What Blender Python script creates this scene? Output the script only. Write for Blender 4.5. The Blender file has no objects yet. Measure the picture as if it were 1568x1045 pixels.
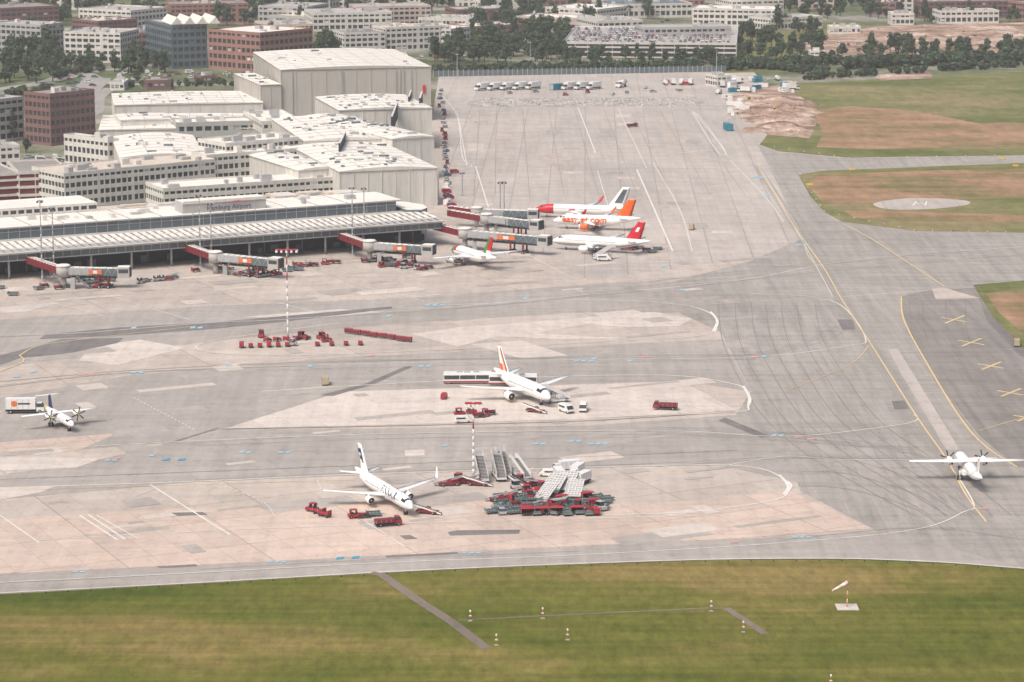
import bpy, math, random
from mathutils import Vector, Matrix
R = random.Random(11)
# ---------------------------------------------------------------- survey frame
F = 4300.0; H = 162.0; PITCH = math.radians(11.03)
SP, CP = math.sin(PITCH), math.cos(PITCH)
def P(px, py, z=0.0):
    """map reference reading -> metres on the horizontal plane at height z"""
    a = (px-784)/F; b = (522.5-py)/F
    t = (H-z)/(SP-b*CP)
    return Vector((a*t, (CP+b*SP)*t, z))
sc = bpy.context.scene
# ---------------------------------------------------------------- materials
MC = {}
def base_mat(name):
    m = bpy.data.materials.new(name); m.use_nodes = True
    return m, m.node_tree.nodes, m.node_tree.links, m.node_tree.nodes['Principled BSDF']
def mat(name, col, rough=0.6, var=0.12, scale=0.6, metal=0.0, spec=0.4, dirt=0.0):
    if name in MC: return MC[name]
    m, n, l, p = base_mat(name)
    p.inputs['Roughness'].default_value = rough
    p.inputs['Metallic'].default_value = metal
    p.inputs['Specular IOR Level'].default_value = spec
    tc = n.new('ShaderNodeTexCoord'); nz = n.new('ShaderNodeTexNoise')
    nz.inputs['Scale'].default_value = scale; nz.inputs['Detail'].default_value = 3
    l.new(tc.outputs['Object'], nz.inputs['Vector'])
    mx = n.new('ShaderNodeMix'); mx.data_type = 'RGBA'
    a = [c*(1-var) for c in col]; b = [min(1, c*(1+var)) for c in col]
    mx.inputs[6].default_value = (*a, 1); mx.inputs[7].default_value = (*b, 1)
    l.new(nz.outputs['Fac'], mx.inputs[0]); out = mx.outputs[2]
    if dirt:
        mp = n.new('ShaderNodeMapping'); mp.inputs['Scale'].default_value = (.5, .5, .06); l.new(tc.outputs['Object'], mp.inputs[0])
        n2 = n.new('ShaderNodeTexNoise'); n2.inputs['Scale'].default_value = 1.0; n2.inputs['Detail'].default_value = 4; n2.inputs['Roughness'].default_value = .7
        l.new(mp.outputs[0], n2.inputs['Vector'])
        r_ = n.new('ShaderNodeMapRange'); r_.inputs[1].default_value = .45; r_.inputs[2].default_value = .75; r_.inputs[3].default_value = 1; r_.inputs[4].default_value = 1-dirt
        l.new(n2.outputs['Fac'], r_.inputs[0])
        v = n.new('ShaderNodeVectorMath'); v.operation = 'SCALE'; l.new(out, v.inputs[0]); l.new(r_.outputs[0], v.inputs['Scale']); out = v.outputs[0]
    l.new(out, p.inputs['Base Color'])
    MC[name] = m; return m
def pave(name, col, slab=None, rot=0.0, blotch=0.10, streak=0.08, stretch=(0.3, 0.02)):
    m, n, l, p = base_mat(name)
    p.inputs['Roughness'].default_value = 0.93; p.inputs['Specular IOR Level'].default_value = 0.15
    tc = n.new('ShaderNodeTexCoord')
    def noise(scale, detail, sx=1, sy=1, r=0.0, lo=0.3, hi=0.7, a=0.9, b=1.1, rough=0.6):
        mp = n.new('ShaderNodeMapping'); mp.inputs['Rotation'].default_value = (0, 0, r)
        mp.inputs['Scale'].default_value = (sx, sy, 1)
        l.new(tc.outputs['Object'], mp.inputs['Vector'])
        t = n.new('ShaderNodeTexNoise'); t.noise_dimensions = '2D'; t.inputs['Scale'].default_value = scale
        t.inputs['Detail'].default_value = detail; t.inputs['Roughness'].default_value = rough
        l.new(mp.outputs[0], t.inputs['Vector'])
        r_ = n.new('ShaderNodeMapRange'); r_.inputs[1].default_value = lo; r_.inputs[2].default_value = hi
        r_.inputs[3].default_value = a; r_.inputs[4].default_value = b
        l.new(t.outputs['Fac'], r_.inputs[0]); return r_.outputs[0]
    facs = [noise(0.014, 6, a=1-blotch*1.2, b=1+blotch, rough=.7),
            noise(1.0, 4, sx=stretch[0], sy=stretch[1], r=rot, a=1-streak, b=1+streak*0.8, rough=0.65),
            noise(1.0, 4, sx=0.02, sy=0.25, r=rot, lo=.45, hi=.75, a=1.0, b=1-streak*1.4, rough=0.65),
            noise(0.30, 4, lo=.54, hi=.72, a=1.0, b=0.84, rough=0.75)]
    cur = None
    for f in facs:
        if cur is None: cur = f
        else:
            mm = n.new('ShaderNodeMath'); mm.operation = 'MULTIPLY'
            l.new(cur, mm.inputs[0]); l.new(f, mm.inputs[1]); cur = mm.outputs[0]
    vm = n.new('ShaderNodeVectorMath'); vm.operation = 'SCALE'
    vm.inputs[0].default_value = col; l.new(cur, vm.inputs['Scale']); out = vm.outputs[0]
    for (w, h, ms, c1, jd) in (slab or []):
        mp = n.new('ShaderNodeMapping'); mp.inputs['Rotation'].default_value = (0, 0, rot)
        l.new(tc.outputs['Object'], mp.inputs['Vector'])
        bt = n.new('ShaderNodeTexBrick'); bt.offset = 0.0; bt.squash = 1.0
        bt.inputs['Scale'].default_value = 1.0; bt.inputs['Brick Width'].default_value = w
        bt.inputs['Row Height'].default_value = h; bt.inputs['Mortar Size'].default_value = ms
        bt.inputs['Mortar Smooth'].default_value = 0.3
        bt.inputs['Color1'].default_value = (1-c1, 1-c1, 1-c1, 1); bt.inputs['Color2'].default_value = (1+c1, 1+c1*0.8, 1+c1*0.6, 1)
        bt.inputs['Mortar'].default_value = (jd, jd, jd, 1)
        l.new(mp.outputs[0], bt.inputs['Vector'])
        v2 = n.new('ShaderNodeVectorMath'); v2.operation = 'MULTIPLY'
        l.new(out, v2.inputs[0]); l.new(bt.outputs['Color'], v2.inputs[1]); out = v2.outputs[0]
    l.new(out, p.inputs['Base Color']); return m
def grass(name, cols, s1=0.02, s2=0.3, furrow=0.0, amp=.3):
    m, n, l, p = base_mat(name)
    p.inputs['Roughness'].default_value = 1.0; p.inputs['Specular IOR Level'].default_value = 0.05
    tc = n.new('ShaderNodeTexCoord')
    t = n.new('ShaderNodeTexNoise'); t.noise_dimensions = '2D'; t.inputs['Scale'].default_value = s1; t.inputs['Detail'].default_value = 7; t.inputs['Roughness'].default_value = 0.66
    mp = n.new('ShaderNodeMapping'); mp.inputs['Scale'].default_value = (0.45, 1.0, 1); mp.inputs['Rotation'].default_value = (0, 0, -0.15)
    l.new(tc.outputs['Object'], mp.inputs[0]); l.new(mp.outputs[0], t.inputs['Vector'])
    cr = n.new('ShaderNodeValToRGB'); e = cr.color_ramp.elements
    while len(e) < len(cols): e.new(0.5)
    for i, c in enumerate(cols):
        e[i].position = 0.34+0.32*i/(len(cols)-1); e[i].color = (*c, 1)
    l.new(t.outputs['Fac'], cr.inputs[0])
    t2 = n.new('ShaderNodeTexNoise'); t2.noise_dimensions = '2D'; t2.inputs['Scale'].default_value = s2; t2.inputs['Detail'].default_value = 5; t2.inputs['Roughness'].default_value = 0.75
    mp2 = n.new('ShaderNodeMapping'); mp2.inputs['Scale'].default_value = (1.0, 0.35, 1); mp2.inputs['Rotation'].default_value = (0, 0, 0.1)
    l.new(tc.outputs['Object'], mp2.inputs[0]); l.new(mp2.outputs[0], t2.inputs['Vector'])
    mr = n.new('ShaderNodeMapRange'); mr.inputs[1].default_value = 0.3; mr.inputs[2].default_value = 0.7; mr.inputs[3].default_value = 1-amp; mr.inputs[4].default_value = 1+amp
    l.new(t2.outputs['Fac'], mr.inputs[0]); sc_ = mr.outputs[0]
    if furrow:
        mp3 = n.new('ShaderNodeMapping'); mp3.inputs['Scale'].default_value = (.012, .4, 1); mp3.inputs['Rotation'].default_value = (0, 0, -0.10); l.new(tc.outputs['Object'], mp3.inputs[0])
        t3 = n.new('ShaderNodeTexNoise'); t3.noise_dimensions = '2D'; t3.inputs['Scale'].default_value = 1.0; t3.inputs['Detail'].default_value = 3; l.new(mp3.outputs[0], t3.inputs['Vector'])
        m3 = n.new('ShaderNodeMapRange'); m3.inputs[1].default_value = .35; m3.inputs[2].default_value = .65; m3.inputs[3].default_value = 1-furrow; m3.inputs[4].default_value = 1+furrow; l.new(t3.outputs['Fac'], m3.inputs[0])
        mm = n.new('ShaderNodeMath'); mm.operation = 'MULTIPLY'; l.new(sc_, mm.inputs[0]); l.new(m3.outputs[0], mm.inputs[1]); sc_ = mm.outputs[0]
    v = n.new('ShaderNodeVectorMath'); v.operation = 'SCALE'; l.new(cr.outputs[0], v.inputs[0]); l.new(sc_, v.inputs['Scale'])
    l.new(v.outputs[0], p.inputs['Base Color']); return m

WHITE = mat('white_wall', (0.65, 0.63, 0.59), 0.75, 0.10, 0.15, dirt=.22)
WROOF = mat('white_roof', (0.78, 0.75, 0.69), 0.8, 0.12, 0.06, dirt=.2)
GROOF = mat('grey_roof', (0.43, 0.415, 0.40), 0.9, 0.18, 0.08, dirt=.2)
DROOF = mat('gravel_roof', (0.29, 0.265, 0.25), 0.95, 0.2, 0.1, dirt=.2)
TANROOF = mat('tan_roof', (0.60, 0.53, 0.45), 0.9, 0.12, 0.1, dirt=.2)
GREYW = mat('grey_wall', (0.42, 0.42, 0.41), 0.8, 0.10, 0.2, dirt=.15)
BEIGEW = mat('beige_cladding', (0.48, 0.455, 0.42), 0.6, 0.06, 0.1, dirt=.12)
BRICK = mat('red_brick', (0.32, 0.175, 0.15), 0.9, 0.15, 0.5)
DBRICK = mat('dark_brick', (0.20, 0.115, 0.11), 0.9, 0.15, 0.5)
MAROON = mat('maroon_panel', (0.17, 0.035, 0.05), 0.6, 0.1, 0.3)
GLASS = mat('window_glass', (0.05, 0.062, 0.07), 0.25, 0.45, 0.35, spec=0.5)
TEAL = mat('blue_grey_glass', (0.12, 0.16, 0.185), 0.25, 0.25, 0.1, spec=0.5)
DARK = mat('dark_metal', (0.035, 0.035, 0.04), 0.6, 0.2, 1)
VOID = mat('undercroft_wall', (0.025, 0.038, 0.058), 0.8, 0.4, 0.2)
STEEL = mat('galvanised_steel', (0.38, 0.39, 0.40), 0.5, 0.1, 1)
RUB = mat('tyre_rubber', (0.022, 0.022, 0.022), 0.9, 0.1, 2)
RED = mat('red_paint', (0.36, 0.028, 0.042), 0.5, 0.2, 0.8)
DRED = mat('dark_red_paint', (0.19, 0.025, 0.033), 0.55, 0.2, 0.8)
ORANGE = mat('orange_paint', (0.68, 0.18, 0.06), 0.45, 0.08, 0.8)
YELLOW = mat('yellow_paint', (0.70, 0.50, 0.08), 0.5, 0.08, 0.8)
VWHITE = mat('vehicle_white', (0.74, 0.74, 0.73), 0.35, 0.08, 1.0)
PWHITE = mat('aircraft_white', (0.86, 0.86, 0.85), 0.3, 0.03, 0.4)
PGREY = mat('wing_grey', (0.76, 0.77, 0.77), 0.4, 0.06, 0.5)
PRED = mat('livery_red', (0.58, 0.02, 0.04), 0.35, 0.05, 0.4)
PORG = mat('livery_orange', (0.78, 0.13, 0.025), 0.35, 0.04, 0.4)
PBLUE = mat('livery_navy', (0.02, 0.035, 0.11), 0.5, 0.05, 0.4)
PGREEN = mat('livery_green', (0.06, 0.28, 0.05), 0.35, 0.05, 0.4)
PYEL = mat('livery_yellow', (0.72, 0.55, 0.03), 0.35, 0.05, 0.4)
PMAG = mat('livery_burgundy', (0.35, 0.02, 0.10), 0.35, 0.05, 0.4)
CABIN = mat('aircraft_window', (0.03, 0.035, 0.045), 0.2, 0.1, 1)
BLUEP = mat('blue_truck', (0.04, 0.22, 0.30), 0.4, 0.1, 1)
TEALG = mat('dolly_frame', (0.12, 0.165, 0.175), 0.5, 0.25, 0.7)
SILVER = mat('silver_paint', (0.45, 0.46, 0.47), 0.3, 0.1, 1, metal=0.3)
CARBLU = mat('car_blue', (0.07, 0.11, 0.2), 0.3, 0.1, 1)
CARBLK = mat('car_black', (0.035, 0.035, 0.04), 0.3, 0.1, 1)
TANV = mat('khaki_paint', (0.42, 0.35, 0.25), 0.5, 0.1, 1)
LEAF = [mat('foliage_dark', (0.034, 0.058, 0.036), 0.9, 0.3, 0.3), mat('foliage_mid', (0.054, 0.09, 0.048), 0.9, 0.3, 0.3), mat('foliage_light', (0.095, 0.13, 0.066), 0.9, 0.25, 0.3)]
BARK = mat('bark', (0.08, 0.06, 0.045), 0.95, 0.2, 2)
LWHITE = mat('line_white', (0.68, 0.67, 0.63), 0.8, 0.25, 0.35)
LYEL = mat('line_yellow', (0.64, 0.50, 0.27), 0.8, 0.25, 0.35)
LBLUE = mat('stand_marking_blue', (0.29, 0.50, 0.62), 0.8, 0.2, 0.6)
LBLUE2 = mat('stand_marking_strong_blue', (0.05, 0.33, 0.52), 0.8, 0.1, 0.6)
LRED = mat('marking_red', (0.62, 0.31, 0.27), 0.8, 0.2, 0.6)
TAR = mat('tar_seam', (0.225, 0.21, 0.20), 0.9, 0.2, 0.3)
TYRE = mat('tyre_streak', (0.285, 0.265, 0.25), 0.9, 0.15, 0.1)
# ---------------------------------------------------------------- mesh builder
class MB:
    def __init__(s): s.parts = {}; s.part('body'); s.M = Matrix.Identity(4); s.nl = 0
    def part(s, nm):
        s.cur = s.parts.setdefault(nm, dict(v=[], f=[], m=[], mats=[], sm=[])); return s
    def face(s, pts, m, smooth=False):
        c = s.cur
        if m not in c['mats']: c['mats'].append(m)
        i0 = len(c['v'])
        for q in pts: c['v'].append(tuple(s.M @ Vector(q)))
        c['f'].append(tuple(range(i0, i0+len(pts)))); c['m'].append(c['mats'].index(m)); c['sm'].append(smooth)
    def grid(s, rings, matf, closed=True, smooth=True, cap0=None, cap1=None):
        c = s.cur; i0 = len(c['v']); n = len(rings[0])
        for r in rings:
            for q in r: c['v'].append(tuple(s.M @ Vector(q)))
        def addf(idx, m, sm):
            if m not in c['mats']: c['mats'].append(m)
            c['f'].append(tuple(idx)); c['m'].append(c['mats'].index(m)); c['sm'].append(sm)
        for i in range(len(rings)-1):
            for j in range(n if closed else n-1):
                k = (j+1) % n
                m = matf(i, j) if callable(matf) else matf
                addf((i0+i*n+j, i0+i*n+k, i0+(i+1)*n+k, i0+(i+1)*n+j), m, smooth)
        if cap0: addf([i0+j for j in range(n)][::-1], cap0, False)
        if cap1: addf([i0+(len(rings)-1)*n+j for j in range(n)], cap1, False)
    def hexa(s, x0, x1, w, z0, z1, X0, X1, W, m, top=None, yc=0.0):
        a = [(x0, yc-w/2, z0), (x1, yc-w/2, z0), (x1, yc+w/2, z0), (x0, yc+w/2, z0)]
        b = [(X0, yc-W/2, z1), (X1, yc-W/2, z1), (X1, yc+W/2, z1), (X0, yc+W/2, z1)]
        s.face(a[::-1], m); s.face(b, top or m)
        for i in range(4):
            k = (i+1) % 4; s.face([a[i], a[k], b[k], b[i]], m)
    def box(s, x0, x1, y0, y1, z0, z1, m, top=None):
        s.hexa(x0, x1, y1-y0, z0, z1, x0, x1, y1-y0, m, top, (y0+y1)/2)
    def prism(s, poly, z0, z1, m, top=None):
        n = len(poly)
        s.face([(p[0], p[1], z1) for p in poly], top or m)
        for i in range(n):
            a, b = poly[i], poly[(i+1) % n]
            s.face([(a[0], a[1], z0), (b[0], b[1], z0), (b[0], b[1], z1), (a[0], a[1], z1)], m)
    def cyl(s, p0, p1, r0, r1, n, m, smooth=True, caps=True):
        p0, p1 = Vector(p0), Vector(p1); d = (p1-p0).normalized()
        up = Vector((0, 0, 1)) if abs(d.z) < 0.9 else Vector((1, 0, 0))
        a = d.cross(up).normalized(); b = d.cross(a)
        rg = []
        for p, r in ((p0, r0), (p1, r1)):
            rg.append([p+(a*math.cos(2*math.pi*i/n)+b*math.sin(2*math.pi*i/n))*r for i in range(n)])
        s.grid(rg, m, True, smooth, m if caps else None, m if caps else None)
    def wheel(s, x, y, r, w):
        s.cyl((x, y-w/2, r), (x, y+w/2, r), r, r, 12, RUB, False)
        s.cyl((x, y-w/2-.02, r), (x, y+w/2+.02, r), r*.5, r*.5, 8, STEEL, False)
    def mesh(s, nm, pd=None):
        pd = pd or s.cur
        me = bpy.data.meshes.new(nm); me.from_pydata(pd['v'], [], pd['f'])
        for m in pd['mats']: me.materials.append(m)
        me.polygons.foreach_set('material_index', pd['m']); me.polygons.foreach_set('use_smooth', pd['sm'])
        me.update(); return me
    def joined(s, nm):
        c = dict(v=[], f=[], m=[], mats=[], sm=[])
        for pd in s.parts.values():
            o = len(c['v']); c['v'] += pd['v']
            for f, m, sm in zip(pd['f'], pd['m'], pd['sm']):
                mt = pd['mats'][m]
                if mt not in c['mats']: c['mats'].append(mt)
                c['f'].append(tuple(i+o for i in f)); c['m'].append(c['mats'].index(mt)); c['sm'].append(sm)
        return s.mesh(nm, c)
    def finish(s, name, loc=(0, 0, 0), rz=0.0):
        ps = {k: v for k, v in s.parts.items() if v['f']}
        if len(ps) == 1:
            k, v = list(ps.items())[0]
            o = bpy.data.objects.new(name, s.mesh(name, v)); sc.collection.objects.link(o)
            o.location = loc; o.rotation_euler = (0, 0, rz); return o
        e = bpy.data.objects.new(name, None); sc.collection.objects.link(e); e.location = loc; e.rotation_euler = (0, 0, rz)
        e.empty_display_size = 1
        for k, v in ps.items():
            o = bpy.data.objects.new(k, s.mesh(k, v)); sc.collection.objects.link(o); o.parent = e
        return e
def inst(me, name, loc, rz=0.0, scl=1.0, parent=None):
    o = bpy.data.objects.new(name, me); sc.collection.objects.link(o)
    o.location = loc; o.rotation_euler = (0, 0, rz); o.scale = (scl,)*3 if not isinstance(scl, tuple) else scl
    if parent: o.parent = parent
    return o
def put(me, name, px, py, hd, scl=1.0, z=0.15):
    q = P(px, py); return inst(me, name, (q.x, q.y, z), math.radians(hd), scl)
# ---------------------------------------------------------------- ground sheets
def spline(pts, k=8, closed=False):
    out = []; n = len(pts)
    for i in range(n if closed else n-1):
        g = (lambda j: pts[j % n]) if closed else (lambda j: pts[max(0, min(n-1, j))])
        p0, p1, p2, p3 = g(i-1), g(i), g(i+1), g(i+2)
        for j in range(k):
            t = j/k
            out.append(0.5*((2*p1)+(p2-p0)*t+(2*p0-5*p1+4*p2-p3)*t*t+(3*p1-p0-3*p2+p3)*t**3))
    if not closed: out.append(pts[-1])
    return out
def sheet(name, pix, z, m, smooth=False, b=None):
    pts = [P(*p) for p in pix]
    if smooth: pts = spline(pts, 6, True)
    own = b is None
    if own: b = MB()
    z += 0.0006*b.nl; b.nl += 1
    b.face([(p.x, p.y, z) for p in pts], m)
    if own: return b.finish(name)
def line(b, pix, w, m, z=0.11, smooth=True, dash=None):
    pts = [P(*p) for p in pix]
    if smooth and len(pts) > 2: pts = spline(pts, 10)
    z += 0.0003*b.nl; b.nl += 1
    if dash:
        res = []; on, off = dash
        for a, c in zip(pts[:-1], pts[1:]):
            L = (c-a).length; nseg = max(1, int(L/(on+off)))
            for i in range(nseg):
                s0 = a.lerp(c, i/nseg); s1 = a.lerp(c, (i+on/(on+off))/nseg); res.append([s0, s1])
    else: res = [pts]
    for ps in res:
        Ls, Rs = [], []
        for i, p in enumerate(ps):
            d = (ps[min(i+1, len(ps)-1)]-ps[max(i-1, 0)]); d.z = 0; d.normalize()
            nn = Vector((-d.y, d.x, 0))*w/2
            Ls.append(p+nn); Rs.append(p-nn)
        for i in range(len(ps)-1):
            q = [Rs[i], Rs[i+1], Ls[i+1], Ls[i]]
            b.face([(v.x, v.y, z) for v in q], m)
A25 = math.radians(-26)
CONC = pave('apron_concrete', (0.485, 0.432, 0.39), [(7.5, 7.5, 0.10, 0.055, 0.83), (45, 37.5, 0.22, 0.05, 0.78)], A25, blotch=0.09)
CONCU = pave('apron_concrete_upper', (0.465, 0.43, 0.40), [(7.5, 7.5, 0.10, 0.045, 0.86), (15, 60, 0.26, 0.045, 0.80)], math.radians(1.5), blotch=0.08)
ASPH = pave('taxiway_asphalt', (0.375, 0.35, 0.325), [(22, 400, 0.14, 0.025, 0.88)], A25, blotch=0.09, streak=0.10)
ASPH2 = pave('taxiway_asphalt_main', (0.355, 0.333, 0.31), [(7.0, 300, 0.12, 0.025, 0.88)], 0.0, blotch=0.08, streak=0.14)
LIGHT = pave('light_concrete', (0.585, 0.53, 0.485), [(7.5, 7.5, 0.10, 0.05, 0.85)], A25, blotch=0.07)
PINK = pave('pink_concrete', (0.55, 0.455, 0.395), [(7.5, 7.5, 0.12, 0.055, 0.82), (30, 22.5, 0.2, 0.05, 0.82)], A25, blotch=0.08)
DPATCH = pave('dark_asphalt', (0.20, 0.19, 0.185), None, 0.3, blotch=0.12, streak=0.12)
DPATCH2 = pave('worn_asphalt', (0.26, 0.242, 0.225), None, 0.0, blotch=0.12, streak=0.15)
SLABL = pave('replaced_slab_light', (0.57, 0.51, 0.46), None, 0.3, blotch=0.08)
SLABD = pave('replaced_slab_grey', (0.40, 0.37, 0.34), None, 0.3, blotch=0.08)
ROAD = pave('road_asphalt', (0.34, 0.33, 0.315), None, 0.0)
G1 = grass('mown_grass', [(0.07, 0.092, 0.018), (0.108, 0.12, 0.025), (0.138, 0.135, 0.034), (0.21, 0.165, 0.06)], 0.022, 0.4, .09, .22)
G2 = grass('airfield_grass', [(0.115, 0.14, 0.05), (0.175, 0.18, 0.075), (0.25, 0.21, 0.115)], 0.02, 0.15, .08, .2)
DRY = grass('dry_heath_grass', [(0.18, 0.165, 0.075), (0.30, 0.195, 0.12), (0.36, 0.24, 0.155)], 0.03, 0.15, .08, .2)
DIRT = grass('construction_earth', [(0.20, 0.135, 0.10), (0.36, 0.255, 0.20), (0.56, 0.46, 0.39)], 0.06, 0.3)
URB = grass('town_ground', [(0.085, 0.12, 0.055), (0.15, 0.165, 0.10), (0.33, 0.31, 0.28)], 0.012, 0.08)

b = MB(); b.face([(-7000, 100, 0), (7000, 100, 0), (7000, 12000, 0), (-7000, 12000, 0)], URB); b.finish('ground')
sheet('apron_pavement', [(-250, 925), (0, 909), (300, 893), (600, 876), (850, 865), (1100, 857), (1300, 856), (1450, 862), (1568, 871), (1800, 890), (1900, 700), (1900, 430), (1800, 225), (1240, 225), (1150, 104), (672, 116), (668, 140), (640, 330), (300, 350), (-250, 400)], 0.02, CONC)
sheet('upper_apron_pavement', [(672, 118), (1105, 112), (1180, 190), (1250, 300), (1300, 360), (1150, 395), (900, 430), (860, 400), (690, 330), (668, 140)], 0.035, CONCU)
sheet('main_taxiway', [(1105, 118), (1160, 222), (1190, 233), (1300, 243), (1568, 238), (1900, 232), (1900, 255), (1568, 250), (1260, 262), (1222, 268), (1240, 300), (1262, 325), (1290, 340), (1400, 354), (1900, 358), (1900, 430), (1490, 437), (1520, 485), (1568, 535), (1640, 590), (1900, 640), (1900, 890), (1568, 871), (1450, 840), (1345, 815), (1225, 752), (1208, 700), (1120, 645), (1150, 600), (1105, 510), (1020, 470), (1000, 440), (1150, 400), (1230, 365), (1180, 260)], 0.05, ASPH2)
b = MB()
sheet('', [(-200, 520), (0, 490), (300, 470), (640, 456), (900, 436), (1020, 430), (1110, 480), (900, 478), (600, 496), (350, 520), (0, 562), (-200, 590)], 0.055, ASPH, b=b)
sheet('', [(-200, 660), (0, 610), (200, 575), (520, 548), (800, 535), (1105, 520), (1150, 600), (1045, 583), (520, 600), (340, 657), (270, 676), (0, 700), (-200, 720)], 0.058, ASPH, b=b)
sheet('', [(-200, 760), (0, 728), (150, 705), (340, 660), (900, 652), (1130, 636), (1210, 700), (1225, 740), (1100, 712), (700, 722), (300, 738), (0, 765), (-200, 780)], 0.061, ASPH, b=b)
sheet('', [(-250, 925), (0, 909), (300, 893), (600, 876), (850, 865), (1100, 857), (1300, 856), (1450, 862), (1568, 871), (1450, 839), (1345, 814), (1100, 828), (800, 842), (400, 862), (0, 881), (-250, 895)], 0.064, ASPH, b=b)
b.finish('taxi_lane_pavement')
b = MB()
for q in ([(345, 657), (525, 600), (1045, 585), (1128, 629), (900, 642), (600, 651)],
          [(630, 512), (700, 502), (880, 488), (1000, 478), (1060, 488), (1040, 500), (960, 502), (900, 497), (820, 511), (960, 519), (860, 520), (760, 516), (700, 532)],
          [(720, 528), (800, 522), (870, 545), (800, 550)], [(0, 471), (95, 463), (40, 478), (0, 480)],
          [(0, 700), (155, 703), (115, 717), (0, 722)], [(0, 747), (85, 745), (60, 755), (0, 766)], [(140, 530), (215, 521), (285, 533), (180, 560), (120, 553)],
          [(370, 486), (520, 474), (590, 478), (470, 489)], [(620, 690), (650, 689), (650, 698), (620, 699)]):
    sheet('', q, 0.072, LIGHT, b=b)
b.finish('light_concrete_patch')
b = MB()
for q in ([(-200, 850), (0, 796), (280, 778), (560, 766), (760, 760), (1000, 772), (1210, 752), (1335, 810), (1100, 827), (800, 841), (400, 861), (0, 880), (-200, 895)],
          [(-150, 690), (0, 678), (180, 664), (120, 690), (0, 700), (-150, 715)]):
    sheet('', q, 0.069, PINK, b=b)
b.finish('pink_concrete_apron')
b = MB(); ca, sa = math.cos(-A25), math.sin(-A25)
for i in range(130):
    x = R.uniform(-30, 1130); y = R.uniform(440, 850) if i < 95 else R.uniform(400, 470)
    q = P(x, y); w = 7.5*R.choice([.5, 1, 1, 2, 3]); h = R.choice([3.75, 7.5, 7.5, 2])
    z = 0.0765+b.nl*.0002; b.nl += 1
    b.face([(q.x+ca*u-sa*v, q.y+sa*u+ca*v, z) for u, v in ((0, 0), (w, 0), (w, h), (0, h))], R.choice([SLABL, SLABD, SLABD]))
for i in range(50):
    q = P(R.uniform(690, 1100), R.uniform(170, 400)); w = 7.5; h = 7.5*R.choice([1, 1, 2, 4]); z = 0.0765+b.nl*.00015; b.nl += 1
    b.face([(q.x+u, q.y+v, z) for u, v in ((0, 0), (w, 0), (w, h), (0, h))], R.choice([SLABL, SLABD, CONC]))
b.finish('replaced_slabs')
b = MB()
for q in ([(685, 816), (700, 813), (797, 812), (795, 818), (690, 821)], [(0, 545), (95, 520), (190, 518), (180, 526), (110, 541), (30, 549), (0, 560)],
          [(70, 513), (185, 502), (330, 494), (600, 470), (600, 473), (440, 493), (320, 505), (190, 514), (60, 520)],
          [(490, 606), (560, 588), (620, 562), (632, 562), (570, 590), (510, 607)], [(1110, 640), (1180, 669), (1165, 671), (1100, 645)],
          [(262, 786), (310, 785), (318, 789), (272, 791)], [(612, 821), (628, 820), (640, 826), (620, 827)], [(1282, 490), (1305, 490), (1310, 505), (1290, 506)],
          [(240, 868), (300, 865), (303, 868), (245, 871)], [(590, 852), (700, 846), (702, 849), (592, 855)], [(1365, 615), (1385, 614), (1392, 627), (1370, 628)]):
    sheet('', q, 0.1045, DPATCH, b=b)
b.finish('asphalt_repair_patch')
b = MB()
sheet('', [(1378, 455), (1430, 443), (1500, 440), (1525, 490), (1568, 535), (1640, 590), (1640, 720), (1557, 716), (1500, 668), (1430, 580), (1388, 505)], 0.075, DPATCH2, b=b)
sheet('', [(1495, 445), (1545, 500), (1600, 560), (1560, 545), (1510, 490)], 0.08, DPATCH, b=b)
sheet('', [(1357, 535), (1375, 535), (1470, 690), (1450, 690)], 0.078, CONCU, b=b)
sheet('', [(1427, 443), (1445, 441), (1500, 457), (1433, 459)], 0.082, CONC, b=b)
b.finish('closed_taxiway')
sheet('grass_foreground', [(-250, 927), (0, 911), (300, 895), (600, 878), (850, 867), (1100, 859), (1300, 858), (1450, 864), (1568, 873), (1850, 892), (1900, 1300), (-300, 1300)], 0.085, G1)
ed = MB(); line(ed, [(-250, 925), (0, 909), (300, 893), (600, 876), (850, 865), (1100, 857), (1300, 856), (1450, 862), (1568, 871), (1850, 891)], 0.8, LIGHT, 0.095); ed.finish('taxiway_shoulder')
sheet('airfield_grass', [(1212, 134), (1235, 128), (1568, 110), (1900, 100), (1900, 232), (1568, 238), (1300, 242), (1190, 232), (1163, 222), (1175, 207), (1240, 212), (1250, 190), (1228, 165)], 0.09, G2)
b = MB()
sheet('', [(1245, 168), (1300, 163), (1400, 170), (1500, 190), (1540, 188), (1568, 189), (1900, 185), (1900, 228), (1568, 224), (1480, 226), (1330, 229), (1250, 226), (1260, 205)], 0.10, DRY, b=b)
sheet('', [(1235, 283), (1255, 268), (1400, 262), (1900, 252), (1900, 300), (1568, 304), (1470, 306), (1345, 312), (1262, 313)], 0.10, DRY, b=b)
sheet('', [(1290, 322), (1400, 325), (1568, 330), (1568, 341), (1400, 339), (1310, 334)], 0.10, DRY, b=b)
sheet('', [(1510, 450), (1568, 443), (1900, 440), (1900, 560), (1640, 550), (1568, 512), (1530, 480)], 0.10, DRY, b=b)
b2 = b
sheet('airfield_grass', [(1222, 268), (1260, 262), (1568, 250), (1900, 245), (1900, 358), (1568, 357), (1400, 354), (1290, 340), (1262, 325), (1240, 300)], 0.09, G2)
sheet('airfield_grass', [(1490, 437), (1568, 430), (1900, 425), (1900, 640), (1640, 592), (1568, 535), (1520, 485)], 0.09, G2)
b2.finish('dry_grass')
sheet('helipad', [(1337, 313), (1370, 306), (1420, 304), (1480, 308), (1477, 315), (1420, 321), (1360, 321)], 0.11, CONCU, True)
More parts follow.
